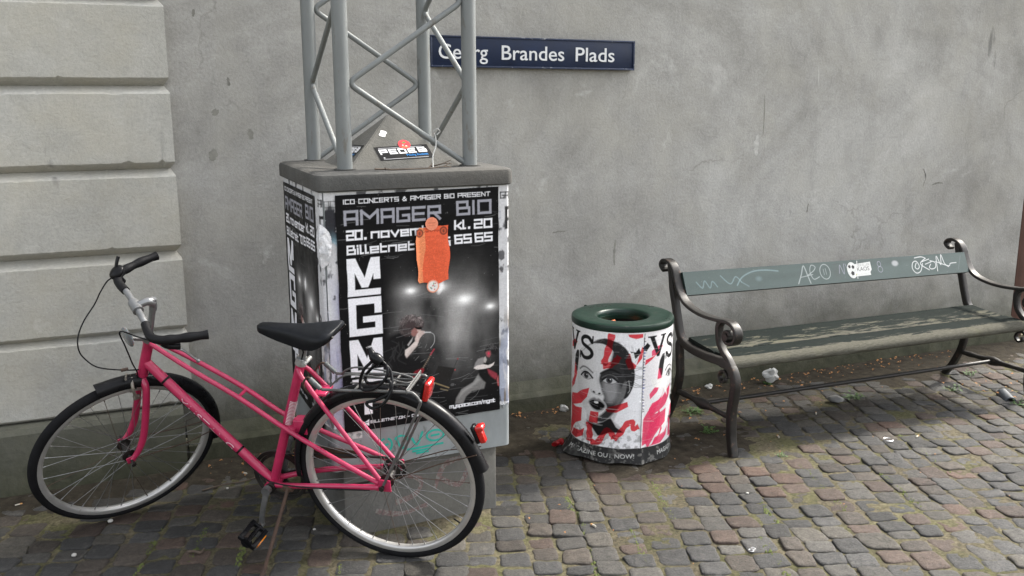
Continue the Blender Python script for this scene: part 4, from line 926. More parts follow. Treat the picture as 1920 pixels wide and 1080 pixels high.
def face_poster():
    c = Canvas(-.75, .75, .004, .620, 760, 320, (.80, .80, .82)); f = (slice(None), slice(None))
    Rd = (.62, .022, .035); K = (.012, .012, .013); n = c.noise(60, 60, 71, 3); n2 = c.noise(8, 6, 72)
    g = np.clip((n-.47)*7, 0, 1)*np.clip((.20-c.Z)/.08, 0, 1); c.put(f, g, (.30, .30, .30), .75)
    def one(s, pinkish=0):
        def q(pl): return [(x+s, z) for x, z in pl]
        rd = Rd if not pinkish else (.68, .05, .13)
        # neck, face, hair
        c.poly(q([(-.29, .27), (-.285, .20), (-.30, .165), (-.22, .13), (-.10, .165), (-.15, .21), (-.12, .30)]), (.50, .50, .51), 1., .004)
        face = [(-.325, .525), (-.35, .48), (-.362, .42), (-.355, .36), (-.342, .31), (-.315, .262), (-.285, .225), (-.255, .203), (-.225, .195), (-.19, .212), (-.155, .25), (-.125, .29), (-.10, .33), (-.085, .39), (-.078, .44), (-.10, .51), (-.16, .56), (-.25, .56)]
        c.poly(q(face), (.66, .66, .67), 1., .002, True)
        c.glow((-.33+s, .33), .035, .09, (.45, .45, .46), .35)
        c.poly(q([(-.145, .575), (-.165, .50), (-.178, .455), (-.212, .43), (-.222, .395), (-.213, .365), (-.206, .34), (-.196, .320), (-.20, .30), (-.188, .285), (-.186, .262), (-.205, .238), (-.228, .215), (-.225, .198), (-.185, .21), (-.12, .29), (-.088, .36), (-.07, .44), (-.10, .53)]), (.030, .030, .031), 1., .005, True)
        c.poly(q([(-.200, .392), (-.175, .405), (-.142, .392), (-.132, .355), (-.14, .318), (-.162, .296), (-.182, .302), (-.192, .33), (-.204, .36)]), (.29, .29, .295), .95, .014, True)
        c.poly(q([(-.125, .36), (-.10, .37), (-.095, .335), (-.12, .30), (-.145, .27), (-.14, .31)]), (.16, .16, .16), .9, .01, True)
        c.poly(q([(-.366, .40), (-.386, .445), (-.380, .48), (-.364, .505), (-.346, .508), (-.344, .485), (-.350, .455), (-.358, .41)]), (.022, .022, .023), 1., .002)
        hair = [(-.252, .566), (-.20, .588), (-.15, .578), (-.105, .55), (-.078, .50), (-.062, .44), (-.066, .38), (-.088, .33), (-.108, .318), (-.098, .36), (-.105, .43), (-.13, .485), (-.165, .540), (-.205, .562), (-.248, .560)]
        c.poly(q(hair), (.022, .022, .023), 1., .002, True)
        for k in range(9): c.stroke(q([(-.11, .50-.01*k), (-.07, .47-.012*k), (-.035, .46-.014*k+.01*(k % 3)), (-.02, .468-.013*k)]), .0022, K, .7, .001, True)
        for k in range(26):
            a = random.uniform(0, 1); c.stroke(q([(-.36+.3*a, .47+.1*math.sin(a*3)), (-.33+.28*a, .50+.09*math.sin(a*3.1)), (-.28+.22*a, .545+.035*math.sin(a*3))]), .0012, (.14, .14, .14), .5, 0, True)
        c.ell((-.106+s, .375), .009, .022, (.13, .13, .13), 1., .3, -.2); c.stroke(q([(-.088, .40), (-.082, .36), (-.09, .345)]), .003, (.5, .5, .5), .7, .001, True)
        # eyes
        for ex, ez, w_, sh in ((-.291, .400, .032, 0), (-.172, .396, .034, 1)):
            c.poly(q([(ex-w_, ez-.001), (ex-.012, ez+.014), (ex+.008, ez+.015), (ex+w_, ez-.002), (ex+.008, ez-.011), (ex-.012, ez-.010)]), (.50, .50, .51), 1., .001, True)
            c.ell((ex-.002+s, ez+.003), .0145, .0145, (.055, .055, .06)); c.ell((ex-.002+s, ez+.003), .0065, .0065, (.005, .005, .005)); c.ell((ex+.003+s, ez+.007), .0025, .0025, (.85, .85, .85))
            c.stroke(q([(ex-w_-.003, ez-.003), (ex-.014, ez+.0165), (ex+.010, ez+.0175), (ex+w_+.004, ez-.002)]), .0085, K, 1., .001, True)
            c.stroke(q([(ex-w_+.006, ez-.006), (ex-.010, ez-.0125), (ex+.012, ez-.013), (ex+w_, ez-.003)]), .003, (.12, .12, .12), .9, .001, True)
            c.stroke(q([(ex-w_-.002, ez+.012), (ex-.01, ez+.027), (ex+.016, ez+.026), (ex+w_, ez+.012)]), .003, (.2, .2, .2), .6, .002, True)
        c.stroke(q([(-.335, .424), (-.312, .440), (-.285, .438), (-.255, .422)]), .008, (.10, .10, .10), .85, .002, True); c.stroke(q([(-.215, .425), (-.18, .446), (-.15, .445), (-.125, .43)]), .009, (.010, .010, .010), .9, .002, True)
        # nose
        c.stroke(q([(-.235, .42), (-.228, .38), (-.224, .35)]), .006, (.45, .45, .46), .5, .004, True); c.ell((-.247+s, .334), .0075, .0045, K, 1., .4, -.3); c.ell((-.219+s, .331), .007, .0045, K, 1., .4, .3); c.stroke(q([(-.262, .343), (-.258, .332), (-.235, .325), (-.21, .326), (-.20, .338)]), .003, (.25, .25, .25), .8, .002, True)
        # open mouth
        c.poly(q([(-.276, .282), (-.262, .300), (-.243, .309), (-.232, .304), (-.222, .308), (-.203, .297), (-.188, .278), (-.20, .257), (-.222, .246), (-.245, .248), (-.264, .262)]), (.20, .20, .205), 1., .004, True); c.poly(q([(-.271, .282), (-.250, .296), (-.232, .297), (-.216, .296), (-.194, .279), (-.206, .260), (-.232, .253), (-.258, .263)]), (.006, .006, .006), 1., .001, True)
        c.poly(q([(-.245, .292), (-.224, .2925), (-.224, .284), (-.234, .281), (-.245, .284)]), (.75, .75, .75)); c.stroke(q([(-.255, .253), (-.232, .246), (-.21, .250)]), .006, (.55, .55, .56), .6, .003, True); c.glow((-.245+s, .222), .025, .008, (.40, .40, .40), .5)
        c.poly(q([(-.29, .192), (-.255, .165), (-.225, .130), (-.20, .140), (-.17, .155), (-.105, .158), (-.14, .182), (-.165, .225), (-.20, .20), (-.235, .185)]), K, 1., .002)
        # red brush strokes
        def brush(pl, w):
            P = [(v.x, v.y) for v in catmull([(x, z, 0) for x, z in pl], 5)]; Lf, Rt = [], []
            for i, (x, z) in enumerate(P):
                x0, z0 = P[max(i-1, 0)]; x1, z1 = P[min(i+1, len(P)-1)]; d = math.hypot(x1-x0, z1-z0)+1e-9; k = w/2*(1+.18*math.sin(i*1.3)); Lf.append((x-(z1-z0)/d*k, z+(x1-x0)/d*k)); Rt.append((x+(z1-z0)/d*k, z-(x1-x0)/d*k))
            return Lf+Rt[::-1]
        RS = [brush([(-.166, .612), (-.178, .55), (-.196, .485), (-.203, .466)], .030), brush([(-.205, .462), (-.178, .466), (-.150, .486), (-.132, .512)], .026), [(-.095, .612), (-.022, .613), (-.022, .596), (-.06, .590), (-.09, .600)], [(-.105, .49), (-.09, .525), (-.072, .52), (-.078, .49), (-.055, .47), (-.03, .50), (-.022, .545), (-.03, .555), (-.045, .51), (-.06, .455), (-.09, .452)],
              [(-.385, .445), (-.365, .438), (-.362, .39), (-.39, .335), (-.432, .305), (-.436, .33), (-.395, .37)], [(-.43, .53), (-.39, .55), (-.36, .545), (-.385, .515), (-.43, .505)], [(-.272, .348), (-.285, .302), (-.325, .262), (-.36, .248), (-.43, .225), (-.438, .26), (-.42, .285), (-.36, .30), (-.32, .327)], [(-.43, .235), (-.37, .232), (-.32, .242), (-.323, .178), (-.37, .155), (-.40, .13), (-.44, .075), (-.455, .11), (-.432, .17)],
              [(-.265, .240), (-.222, .243), (-.225, .19), (-.275, .186)], brush([(-.272, .185), (-.268, .14), (-.272, .095)], .034), brush([(-.262, .098), (-.225, .100), (-.185, .160), (-.160, .150), (-.150, .125)], .026), brush([(-.150, .125), (-.125, .150), (-.095, .195), (-.070, .208), (-.062, .178), (-.038, .185)], .026), [(-.19, .262), (-.172, .275), (-.092, .303), (-.088, .280), (-.14, .25), (-.18, .25)], [(-.40, .12), (-.33, .13), (-.30, .15), (-.31, .11), (-.36, .085), (-.42, .085)]]
            
        for pl in RS:
            w, m = c.poly(q(pl), rd, .0, .001); old = c.img[w]; lum = old.mean(-1, keepdims=True)
            colr = np.array(rd)*np.clip(.16+1.15*lum, .16, 1.); mm = (np.clip(m, 0, 1)*.95)[..., None]; c.img[w] = old*(1-mm)+colr*mm
        # serif title letters
        c.poly(q([(-.452, .598), (-.405, .598), (-.405, .592), (-.416, .590), (-.390, .53), (-.366, .59), (-.378, .592), (-.378, .598), (-.338, .598), (-.338, .592), (-.348, .590), (-.385, .500), (-.400, .500), (-.440, .590), (-.452, .592)]), K)
        c.stroke(q([(-.262, .562), (-.280, .580), (-.306, .580), (-.322, .566), (-.316, .547), (-.288, .535), (-.266, .522), (-.262, .503), (-.280, .487), (-.308, .485), (-.328, .502)]), .018, K, 1., 0, True); c.stroke(q([(-.258, .558), (-.256, .588)]), .008, K); c.stroke(q([(-.334, .508), (-.334, .480)]), .008, K)
    for s in (-.455, .89-.455*1.0+.0, 0.): one(s)
    # second sheet overlaps from the seam rightwards
    w = c.X > -.024+.004*np.sin(c.Z*60); keepimg = c.img.copy()
    c.img[:] = np.where(w[..., None], np.array((.74, .72, .73)), c.img); two = c.img.copy()
    one(.448, 1); c.img = np.where(w[..., None], c.img, keepimg)
    ww = (c.X > .445+.0*c.Z); 
    # torn-off white field and pink strokes on that sheet
    c.poly([(.018, .398), (.06, .392), (.125, .397), (.135, .30), (.10, .345), (.03, .36)], (.74, .73, .71)); 
    for pl in ([(.112, .350), (.09, .31), (.06, .29), (.028, .275), (.005, .25), (-.018, .215), (-.022, .09), (.005, .10), (.03, .13), (.055, .15), (.08, .17), (.085, .22), (.075, .25), (.045, .21), (.03, .22), (.06, .27), (.09, .305)], [(-.005, .085), (.03, .09), (.075, .13), (.09, .17), (.10, .15), (.06, .10), (.03, .085)]): c.poly(pl, (.70, .045, .12), .95, .002)
    c.poly([(.066, .526), (.02, .49), (-.015, .467), (-.012, .492), (.03, .505)], (.66, .05, .08)); c.poly([(-.03, .545), (-.01, .53), (.01, .555), (-.005, .57)], K); c.poly([(-.085, .535), (-.06, .50), (-.035, .525), (-.045, .55), (-.06, .53)], K); c.poly([(-.085, .525), (-.075, .49), (-.062, .50), (-.07, .53)], (.75, .75, .75))
    # torn blue-black fringe along the seam
    for k in range(26):
        z = .25+k*.0135; c.poly([(-.023, z), (-.023+random.uniform(.004, .018), z+random.uniform(-.004, .006)), (-.023, z+.009)], random.choice([(.02, .04, .16), (.02, .02, .03), (.05, .10, .35)]), .9)
    c.stroke([(-.019, .612), (-.024, .50), (-.025, .35), (-.028, .19), (-.027, .01)], .0035, (.02, .02, .02), .9, 0, True)
    # black foot band with its wording
    zb = .083+.004*(n2-.5); band = np.clip((zb-c.Z)/.002, 0, 1); c.put(f, band, (.030, .030, .030), 1.); c.put(f, band*np.clip((n-.58)*8, 0, 1), (.17, .165, .155), .8)
    for s in (0, .448, -.448): c.text('MAGAZINE OUT NOW!', -.385+s+(.0 if s > 0 else 0), .036, .021, (.55, .55, .53), width=.328)
    c.put(f, band*np.clip((n2-.52)*9, 0, 1)*np.clip((n-.4)*6, 0, 1), (.05, .05, .048), .9)
    # wrinkles
    r = np.random.default_rng(73)
    for k in range(150):
        x, z = r.uniform(-.5, .25), r.uniform(.1, .6); L = r.uniform(.02, .11); s = r.normal(0, .15)
        dk = r.random() < .4
        c.stroke([(x, z), (x+L/2, z+s*L*.5+r.normal(0, .003)), (x+L, z+s*L)], .0013, (.34, .34, .36) if dk else (.74, .74, .75), r.uniform(.2, .6), .0008, True)
    return c, n2
FP, fpn = face_poster()
fw_ = FP.noise(10, 14, 77)
def binmap(X, Z):
    th = X/RB; z = Z; fl = np.clip((.11-Z)/.11, 0, 1)**2*(.012+.050*np.exp(-((X+.40)/.10)**2)+.010*np.exp(-((X+.03)/.02)**2))
    r = RB+.0015+.003*(fw_-.5)+fl+.004*np.exp(-((X+.026)/.008)**2)*(Z < .3)
    return r*np.sin(th), -r*np.cos(th), np.maximum(z-.0*fl, .004)
FP.mesh('pasted_posters', binmap, M_print, bod, keep=(FP.Z > .006+.012*np.clip(fpn, 0, 1)*(1+np.sin(FP.X*40)*.5)))
# orange wrapper showing in the lid opening
M_orange = simple('orange_wrapper', (.45, .12, .04), .5, var=.3); M_paperw = simple('crumpled_white_paper', (.5, .5, .48), .8, var=.1)
def crumple(name, label, cat, loc, r, mat, grp=None, sq=(1, 1, .7), seed=0, amp=.6, sub=3):
    bm = B(); bmesh.ops.create_icosphere(bm, subdivisions=sub, radius=r); rr = random.Random(seed); o3 = Vector((rr.uniform(0, 50), rr.uniform(0, 50), rr.uniform(0, 50)))
    for v in bm.verts:
        d = v.co.normalized(); k = 1+amp*mnoise.noise(d*1.6+o3)+amp*.5*abs(mnoise.noise(d*3.5+o3)); v.co = Vector((d.x*sq[0], d.y*sq[1], d.z*sq[2]))*r*k
    zmin = min(v.co.z for v in bm.verts)
    for v in bm.verts: v.co.z -= zmin
    o = obj(name, bm, mat, smooth=24); o.location = loc; o.rotation_euler = (0, 0, rr.uniform(0, 6)); return tag(o, label, cat, grp)
crumple('wrapper', 'crumpled orange wrapper just visible inside the bin opening', 'wrapper', (cx-.01, cy+.075, .562), .026, M_orange, seed=3)
# ================================================================== the pink bicycle
M_pink = simple('pink_frame_paint', (.42, .020, .080), .36, var=.20, scale=13, coat=.3, wear=(.36, .12, .13), wearpos=.66, spec=.5)
M_rubber = simple('black_tyre_rubber', (.010, .010, .011), .8, var=.3, scale=30, bmp=.5, bscale=130, bdist=.002, spec=.1)
M_blackpl = simple('black_plastic', (.008, .008, .009), .30, var=.3, scale=15, spec=.16)
M_sadd = simple('black_vinyl_saddle', (.006, .007, .009), .42, spec=.2, var=.25, scale=20, bmp=.1, bscale=120)
M_grip = simple('black_grip_foam', (.006, .006, .007), .55, spec=.2, var=.3, scale=30, bmp=.3, bscale=120)
M_alu = simple('dull_aluminium_rim', (.52, .51, .49), .38, .65, var=.14, scale=9, wear=(.30, .28, .25), wearpos=.62)
M_chrome = simple('worn_chrome', (.24, .245, .25), .38, .7, var=.12, scale=18, wear=(.14, .13, .12), wearpos=.62)
M_spoke = simple('grey_spoke', (.22, .22, .22), .4, .7, var=.25, scale=12)
M_rust = simple('rusty_steel', (.062, .036, .024), .75, .2, var=.4, scale=25, bmp=.3, bscale=80)
M_oily = simple('oily_black_steel', (.022, .019, .017), .55, .3, var=.4, scale=25, wear=(.08, .05, .03), wearpos=.62)
M_rackm = simple('dull_rack_steel', (.12, .12, .118), .5, .45, var=.3, scale=20, wear=(.10, .062, .04), wearpos=.60)
def m_lens(name, c, e):
    m, nt, bs = newmat(name); bs.inputs['Base Color'].default_value = (*c, 1); bs.inputs['Roughness'].default_value = .15; bs.inputs['Coat Weight'].default_value = .6
    co = objco(nt); v = N(nt, 'ShaderNodeTexVoronoi'); v.inputs['Scale'].default_value = 160; nt.links.new(co, v.inputs['Vector']); bump(nt, bs, v.outputs[0], .4, .002)
    bs.inputs['Subsurface Weight'].default_value = .3; bs.inputs['Subsurface Scale'].default_value = .01; return m
M_red = m_lens('red_reflector_lens', (.42, .010, .008), 0); M_amber = m_lens('amber_reflector_lens', (.85, .28, .02), 0); M_clear = m_lens('grey_reflector_lens', (.16, .17, .18), 0)
ZH = .345
bike = bpy.data.objects.new('bicycle', None); COL.objects.link(bike); bike.empty_display_size = .1
tag(bike, 'pink step-through bicycle with black mudguards leaning on its kickstand before the poster base', 'bicycle')
G = Matrix(((-.782, -.610, -.129), (.624, -.768, -.144), (-.011, -.192, .981)))
_x = G.col[0].normalized(); _z = (G.col[2]-_x*G.col[2].dot(_x)).normalized(); _y = _z.cross(_x)
R3 = Matrix((_x, _y, _z)).transposed(); HUB = Vector((.825, 2.980, .337))
T4 = R3.to_4x4(); T4.translation = HUB+R3 @ Vector((0, 0, -ZH)); bike.matrix_world = T4
def L(x, y, z): return Vector((x, y, z+ZH))
SA, SK, SD = L(.887, 0, .4135), Vector((-.40, 0, .916)).normalized(), .9296
RS_ = Matrix.Rotation(SD, 3, SK)
def steer(bm):
    for v in bm.verts: v.co = SA+RS_ @ (v.co-SA)
    return bm
def part(name, bm, mat, parent=None, st=False, sm=45): return obj(name, steer(bm) if st else bm, mat, parent or bike, sm)
# ---- frame
bm = B()
tube(bm, [L(.861, 0, .478), L(.926, 0, .332)], .0185, 18); tube(bm, [L(.866, 0, .468), L(.860, 0, .480)], .021, 18); tube(bm, [L(.923, 0, .340), L(.929, 0, .326)], .021, 18)
tube(bm, [L(.470, 0, -.085), L(.273, 0, .432)], .0165, 18)
tube(bm, [L(.897, 0, .385), L(.466, 0, -.077)], .0175, 18)
for s in (1, -1):
    tube(bm, catmull([L(.850, s*.014, .468), L(.70, s*.027, .385), L(.539, s*.030, .294), L(.385, s*.030, .190), L(.269, s*.045, .132), L(.10, s*.062, .052), L(.018, s*.066, .012)], 5), .0088, 12)
    tube(bm, catmull([L(.283, s*.014, .408), L(.255, s*.032, .37), L(.15, s*.05, .225), L(.012, s*.066, .028)], 5), .0082, 12)
    tube(bm, catmull([L(.450, s*.026, -.072), L(.38, s*.04, -.058), L(.25, s*.055, -.035), L(.015, s*.066, -.006)], 5), .0100, 12)
    box(bm, -.028, .028, s*.066-.003, s*.066+.003, ZH-.020, ZH+.026, .002)
tube(bm, [L(.529, -.03, .285), L(.529, .03, .285)], .006, 10)
tube(bm, [L(.467, -.036, -.081), L(.467, .036, -.081)], .0215, 20)
box(bm, .325, .375, -.034, .034, ZH+.158, ZH+.178, .003); box(bm, .285, .335, -.022, .022, ZH+.150, ZH+.205, .003); box(bm, .185, .232, -.034, .034, ZH+.318, ZH+.328, .003)
frame = part('frame', bm, M_pink)
bm = B()
d = (L(.273, 0, .432)-L(.470, 0, -.085)).normalized()
for k in range(17):
    p = L(.3655, 0, .183)+d*(.0062*k); tube(bm, [p, p+d*.0030], .01695, 18, cap=False)
part('striped_decal', bm, simple('white_decal', (.72, .66, .68), .4), frame)
# worn white lettering along the down tube
V, T = text_tris('MUSTANG', 1.05); a_, b_ = L(.775, 0, .2542), L(.597, 0, .0634); du = (b_-a_).normalized(); lat = Vector((0, 1, 0)); nn_ = du.cross(lat).normalized()
if nn_.z < 0: nn_ = -nn_
bm = B(); k = (b_-a_).length/V[:, 0].max(); rr_ = .01785
vs = []
for v in V:
    ang = (v[1]*.034-.016)/rr_   # wraps on the tube, low on its left side
    vs.append(bm.verts.new(a_+du*(v[0]*k)+(lat*math.cos(ang)+nn_*math.sin(ang))*rr_))
for t in T:
    try: bm.faces.new([vs[i] for i in t])
    except ValueError: pass
rq = random.Random(4); bmesh.ops.delete(bm, geom=[f for f in bm.faces if rq.random() < .02], context='FACES')
part('lettering', bm, simple('worn_white_lettering', (.66, .50, .54), .45, var=.3, scale=60), frame, sm=0)
for (x, z) in ((.835, .3185), (.585, .051)):
    bm = B(); p = L(x, 0, z); tube(bm, [p, p+du*.008], .0192, 16); part('cable_clip', bm, M_blackpl, frame)
# ---- wheels
def wheel(name, hx, hz, st):
    c = (hx, 0, hz+ZH)
    bm = B(); revolve(bm, [(.3165, -.0135), (.3165, -.010), (.309, -.007), (.309, .007), (.3165, .010), (.3165, .0135), (.307, .0138), (.299, .0118), (.2955, .006), (.2945, 0), (.2955, -.006), (.299, -.0118), (.307, -.0138)], c, 'y', 96, closed=True)
    rim = part(name, bm, M_alu, None, st)
    bm = B(); prof = []
    for k in range(20):
        a = 2*PI*k/20; r_ = .0178
        prof.append((.3272+r_*math.cos(a)*1.0, r_*math.sin(a)))
    revolve(bm, prof, c, 'y', 128, closed=True); part('tyre', bm, M_rubber, rim, st, 70)
    bm = B(); revolve(bm, [(.0001, -.05), (.008, -.05), (.009, -.034), (.026, -.033), (.026, -.029), (.014, -.026), (.013, .026), (.026, .029), (.026, .033), (.009, .034), (.008, .05), (.0001, .05)], c, 'y', 28); tube(bm, [(hx, -.082, c[2]), (hx, .088, c[2])], .0048, 10)
    for s in (.078, -.075): tube(bm, [(hx, s, c[2]), (hx, s+.009, c[2])], .0095, 6)
    part('hub', bm, M_oily, rim, st)
    for k in range(36):
        side = 1 if k % 2 else -1; a = 2*PI*k/36; lead = (1 if (k//2) % 2 else -1)*math.radians(66)
        p0 = Vector((hx+.0235*math.cos(a+lead), side*.031, c[2]+.0235*math.sin(a+lead))); p1 = Vector((hx+.2965*math.cos(a), side*.003, c[2]+.2965*math.sin(a)))
        bm = B(); tube(bm, [p0, p1-(p1-p0).normalized()*.012], .0011, 5); tube(bm, [p1-(p1-p0).normalized()*.014, p1], .0021, 5); part('spoke', bm, M_spoke if k % 9 else M_rust, rim, st)
    bm = B(); a = math.radians(250 if st else 215); p = Vector((hx+.290*math.cos(a), 0, c[2]+.290*math.sin(a))); tube(bm, [p+(p-Vector(c)).normalized()*.008, p-(p-Vector(c)).normalized()*.022], .0032, 6); part('valve', bm, M_blackpl, rim, st)
    return rim
wheel('rear_wheel', 0, 0, False); wheel('front_wheel', 1.075, .004, True)
# ---- mudguards
def guard(hx, hz, a0, a1, st, w=.026, endflare=0):
    bm = B(); c = L(hx, 0, hz); prof = [(-w, -.024), (-w-.001, -.012), (-w*.82, -.002), (-w*.45, .004), (0, .006), (w*.45, .004), (w*.82, -.002), (w+.001, -.012), (w, -.024), (w-.0025, -.024), (w-.003, -.013), (w*.75, -.004), (0, .0035), (-w*.75, -.004), (-w+.003, -.013), (-w+.0025, -.024)]
    n = 60; rings = []
    for k in range(n+1):
        a = math.radians(a0+(a1-a0)*k/n); fl = endflare*max(0, (k/n-.93)/.07)**2
        rings.append([bm.verts.new((c.x+(.358+q+fl)*math.cos(a), p*(1+fl*8), c.z+(.358+q+fl)*math.sin(a))) for p, q in prof])
    m = len(prof)
    for r0, r1 in zip(rings, rings[1:]):
        for k in range(m): bm.faces.new((r0[k], r0[(k+1) % m], r1[(k+1) % m], r1[k]))
    bm.faces.new(rings[0]); bm.faces.new(rings[-1][::-1])
    return part('mudguard', bm, M_blackpl, None, st, 50)
rg = guard(0, 0, -4, 169.5, False, endflare=.006)
fg = guard(1.075, .004, 203, 88, True, endflare=.004)
bm = B()
for s in (1, -1): tube(bm, [L(0, s*.06, .01), L(-.20, s*.045, .095), L(-.335, s*.027, .135)], .0022, 6)
part('stay', bm, M_rust, rg)
bm = B()
for s in (1, -1): tube(bm, [L(1.075, s*.058, .004), L(.86, s*.042, -.06), L(.728, s*.027, -.075)], .0022, 6)
part('stay', bm, M_rust, fg, True)
# ---- fork
bm = B(); tube(bm, [L(.928, 0, .328), L(.934, 0, .312)], .017, 14)
for s in (1, -1): tube(bm, catmull([L(.930, s*.012, .322), L(.933, s*.034, .300), L(.948, s*.043, .25), L(.972, s*.046, .175), L(1.003, s*.05, .09), L(1.035, s*.052, .035), L(1.062, s*.053, .008), L(1.077, s*.054, .003)], 5), [.0135]*21+[.0135-.0055*k/14 for k in range(15)], 12)
for s in (1, -1): box(bm, 1.060, 1.092, s*.054-.0025, s*.054+.0025, ZH-.012, ZH+.018, .002)
fork = part('fork', bm, M_pink, None, True)
# ---- brake caliper
bm = B()
for s in (1, -1): tube(bm, catmull([L(.962, s*.004, .345), L(.972, s*.030, .330), L(.976, s*.036, .30), L(.972, s*.026, .268)], 4), .006, 8); box(bm, .960, .985, s*.023-.006, s*.023+.006, ZH+.255, ZH+.270, .002)
tube(bm, [L(.925, 0, .335), L(.985, 0, .342)], .006, 8); tube(bm, [L(.972, -.032, .338), L(.985, .03, .372)], .0035, 6); part('brake', bm, simple('tarnished_brake_alloy', (.23, .21, .18), .5, .5, var=.3, scale=30), fork, True)
# ---- stem and handlebar
bm = B(); tube(bm, [L(.864, 0, .47), L(.812, 0, .612)], .0112, 16); tube(bm, [L(.864, 0, .472), L(.858, 0, .486)], .020, 16)
tube(bm, catmull([L(.815, 0, .60), L(.808, 0, .628), L(.822, 0, .643), L(.845, 0, .644), L(.862, 0, .641)], 5), [.0135]*5+[.0150]*6+[.0135]*5+[.014]*5, 14); tube(bm, [L(.864, -.026, .641), L(.864, .026, .641)], .0185, 18); tube(bm, [L(.807, 0, .630), L(.802, 0, .646)], .0115, 12)
part('stem', bm, M_chrome, None, True)
bar = [L(.864, 0, .641), L(.864, .06, .641), L(.866, .10, .640), L(.872, .145, .640), L(.869, .178, .640), L(.850, .203, .641), L(.815, .219, .637), L(.765, .234, .630), L(.708, .247, .620)]
barp = catmull([Vector((p.x, -p.y, p.z)) for p in bar[:0:-1]]+bar, 6)
bm = B(); tube(bm, barp, .0113, 14); hb_ = part('handlebar', bm, M_chrome, None, True)
for s in (1, -1):
    gp = catmull([Vector((p.x, p.y*s, p.z)) for p in bar[2:]], 6); bm = B(); tube(bm, gp, [.0150 if k < 20 else .0158+.0012*math.sin(k*.9) for k in range(len(gp))], 14); part('grip', bm, M_grip, hb_, True)
# levers
bm = B(); tube(bm, catmull([L(.846, .195, .618), L(.838, .205, .610), L(.820, .214, .603), L(.800, .220, .597)], 4), .012, 10); tube(bm, [L(.846, .2, .636), L(.838, .204, .612)], .013, 10); part('lever_clamp', bm, M_blackpl, hb_, True)
bm = B(); sweep(bm, catmull([L(.828, .214, .602), L(.80, .224, .582), L(.778, .234, .545), L(.765, .240, .522)], 5), rrect(.014, .006, .0025), ref=(0, 1, 0)); bmesh.ops.create_uvsphere(bm, u_segments=10, v_segments=8, radius=.0075, matrix=Matrix.Translation(L(.764, .2405, .520))); part('brake_lever', bm, M_chrome, hb_, True)
bm = B(); bmesh.ops.create_uvsphere(bm, u_segments=20, v_segments=12, radius=.030, matrix=Matrix.Translation(L(.862, -.196, .655)) @ Matrix.Rotation(.5, 4, 'Y') @ Matrix.Diagonal((1., .9, .55, 1))); tube(bm, [L(.862, -.20, .63), L(.854, -.202, .60)], .012, 10); part('lever_clamp', bm, M_blackpl, hb_, True)
bm = B(); sweep(bm, catmull([L(.858, -.205, .668), L(.848, -.212, .685), L(.836, -.22, .70)], 5), rrect(.016, .008, .003), ref=(0, 1, 0)); part('brake_lever', bm, M_blackpl, hb_, True)
# cables
def cable(pts, st=True):
    bm = B(); tube(bm, catmull(pts, 8), .0026, 7); part('cable', bm, M_blackpl, None, st)
cable([L(.856, -.2, .625), L(.894, -.2, .634), L(.935, -.19, .606), L(.97, -.18, .571), L(1.025, -.14, .552), L(1.063, -.10, .532), L(1.080, -.075, .50), L(1.077, -.06, .464), L(1.049, -.03, .424), L(.979, 0, .392), L(.93, .01, .372)])
cable([L(.815, .215, .60), L(.851, .19, .612), L(.904, .10, .602), L(.935, .05, .602), L(.947, .038, .590), L(.945, .03, .525), L(.943, .015, .42), L(.94, .01, .355), L(.965, .02, .30)])
cable([L(.89, -.01, .36), L(.86, .006, .322), L(.70, .008, .152), L(.60, .010, .047), L(.50, .020, -.045), L(.44, .034, -.058), L(.32, .062, -.042), L(.17, .074, -.026), L(.05, .072, -.018)], False)
bm = B(); tube(bm, [L(.985, .0, .394), L(.962, 0, .388)], .006, 8); part('cable_end', bm, M_rust, None, True)
# front reflector disc on its bracket
bm = B(); c0 = L(.925, .004, .532); ax = Vector((.97, .22, .12)).normalized(); q4 = ax.to_track_quat('Z', 'Y').to_matrix().to_4x4()
revolve(bm, [(.0001, .006), (.030, .005), (.036, .003), (.038, 0), (.036, -.003), (.0001, -.004)], n=36); bmesh.ops.transform(bm, matrix=Matrix.Translation(c0) @ q4, verts=bm.verts); bmesh.ops.scale(bm, vec=(1, 1, 1), verts=bm.verts); part('front_reflector', bm, M_clear, None, True)
bm = B(); sweep(bm, [L(.870, 0, .482), L(.895, .002, .500), L(.921, .004, .520)], rrect(.012, .003, .001)); part('reflector_bracket', bm, M_chrome, None, True)
# ---- saddle
def saddle():
    bm = B(); rings = []
    S_ = [(.416, .004, .556, .012), (.412, .015, .563, .020), (.402, .022, .566, .026), (.37, .027, .567, .038), (.33, .032, .566, .049), (.29, .040, .565, .055), (.25, .050, .564, .060), (.22, .062, .565, .060), (.185, .074, .567, .055), (.160, .079, .569, .046), (.138, .076, .571, .034), (.126, .064, .571, .024), (.119, .043, .570, .016), (.117, .015, .569, .009)]
    for x, hw, zt, dp in S_:
        r = []
        for k in range(25):
            a = PI*k/24; cy_, sy_ = math.cos(a), math.sin(a)
            y = hw*math.copysign(abs(cy_)**.62, cy_); e = abs(y)/hw
            z = zt-dp*(e**3.2)*.86-.004*(1-abs(cy_))*0; z = zt-(dp)*(1-sy_**.55) if sy_ > 0 else zt-dp
            r.append(bm.verts.new(L(x, y, z)))
        rings.append(r)
    for a, b in zip(rings, rings[1:]):
        for k in range(24): bm.faces.new((a[k], a[k+1], b[k+1], b[k]))
        bm.faces.new((a[0], b[0], b[24], a[24]))
    bm.faces.new(rings[0]); bm.faces.new(rings[-1][::-1])
    return part('saddle', bm, M_sadd, None, False, 75)
sd = saddle()
bm = B()
for s in (1, -1): tube(bm, catmull([L(.385, s*.008, .545), L(.33, s*.02, .515), L(.25, s*.022, .503), L(.18, s*.025, .505), L(.115, s*.05, .555)], 5), .0035, 8)
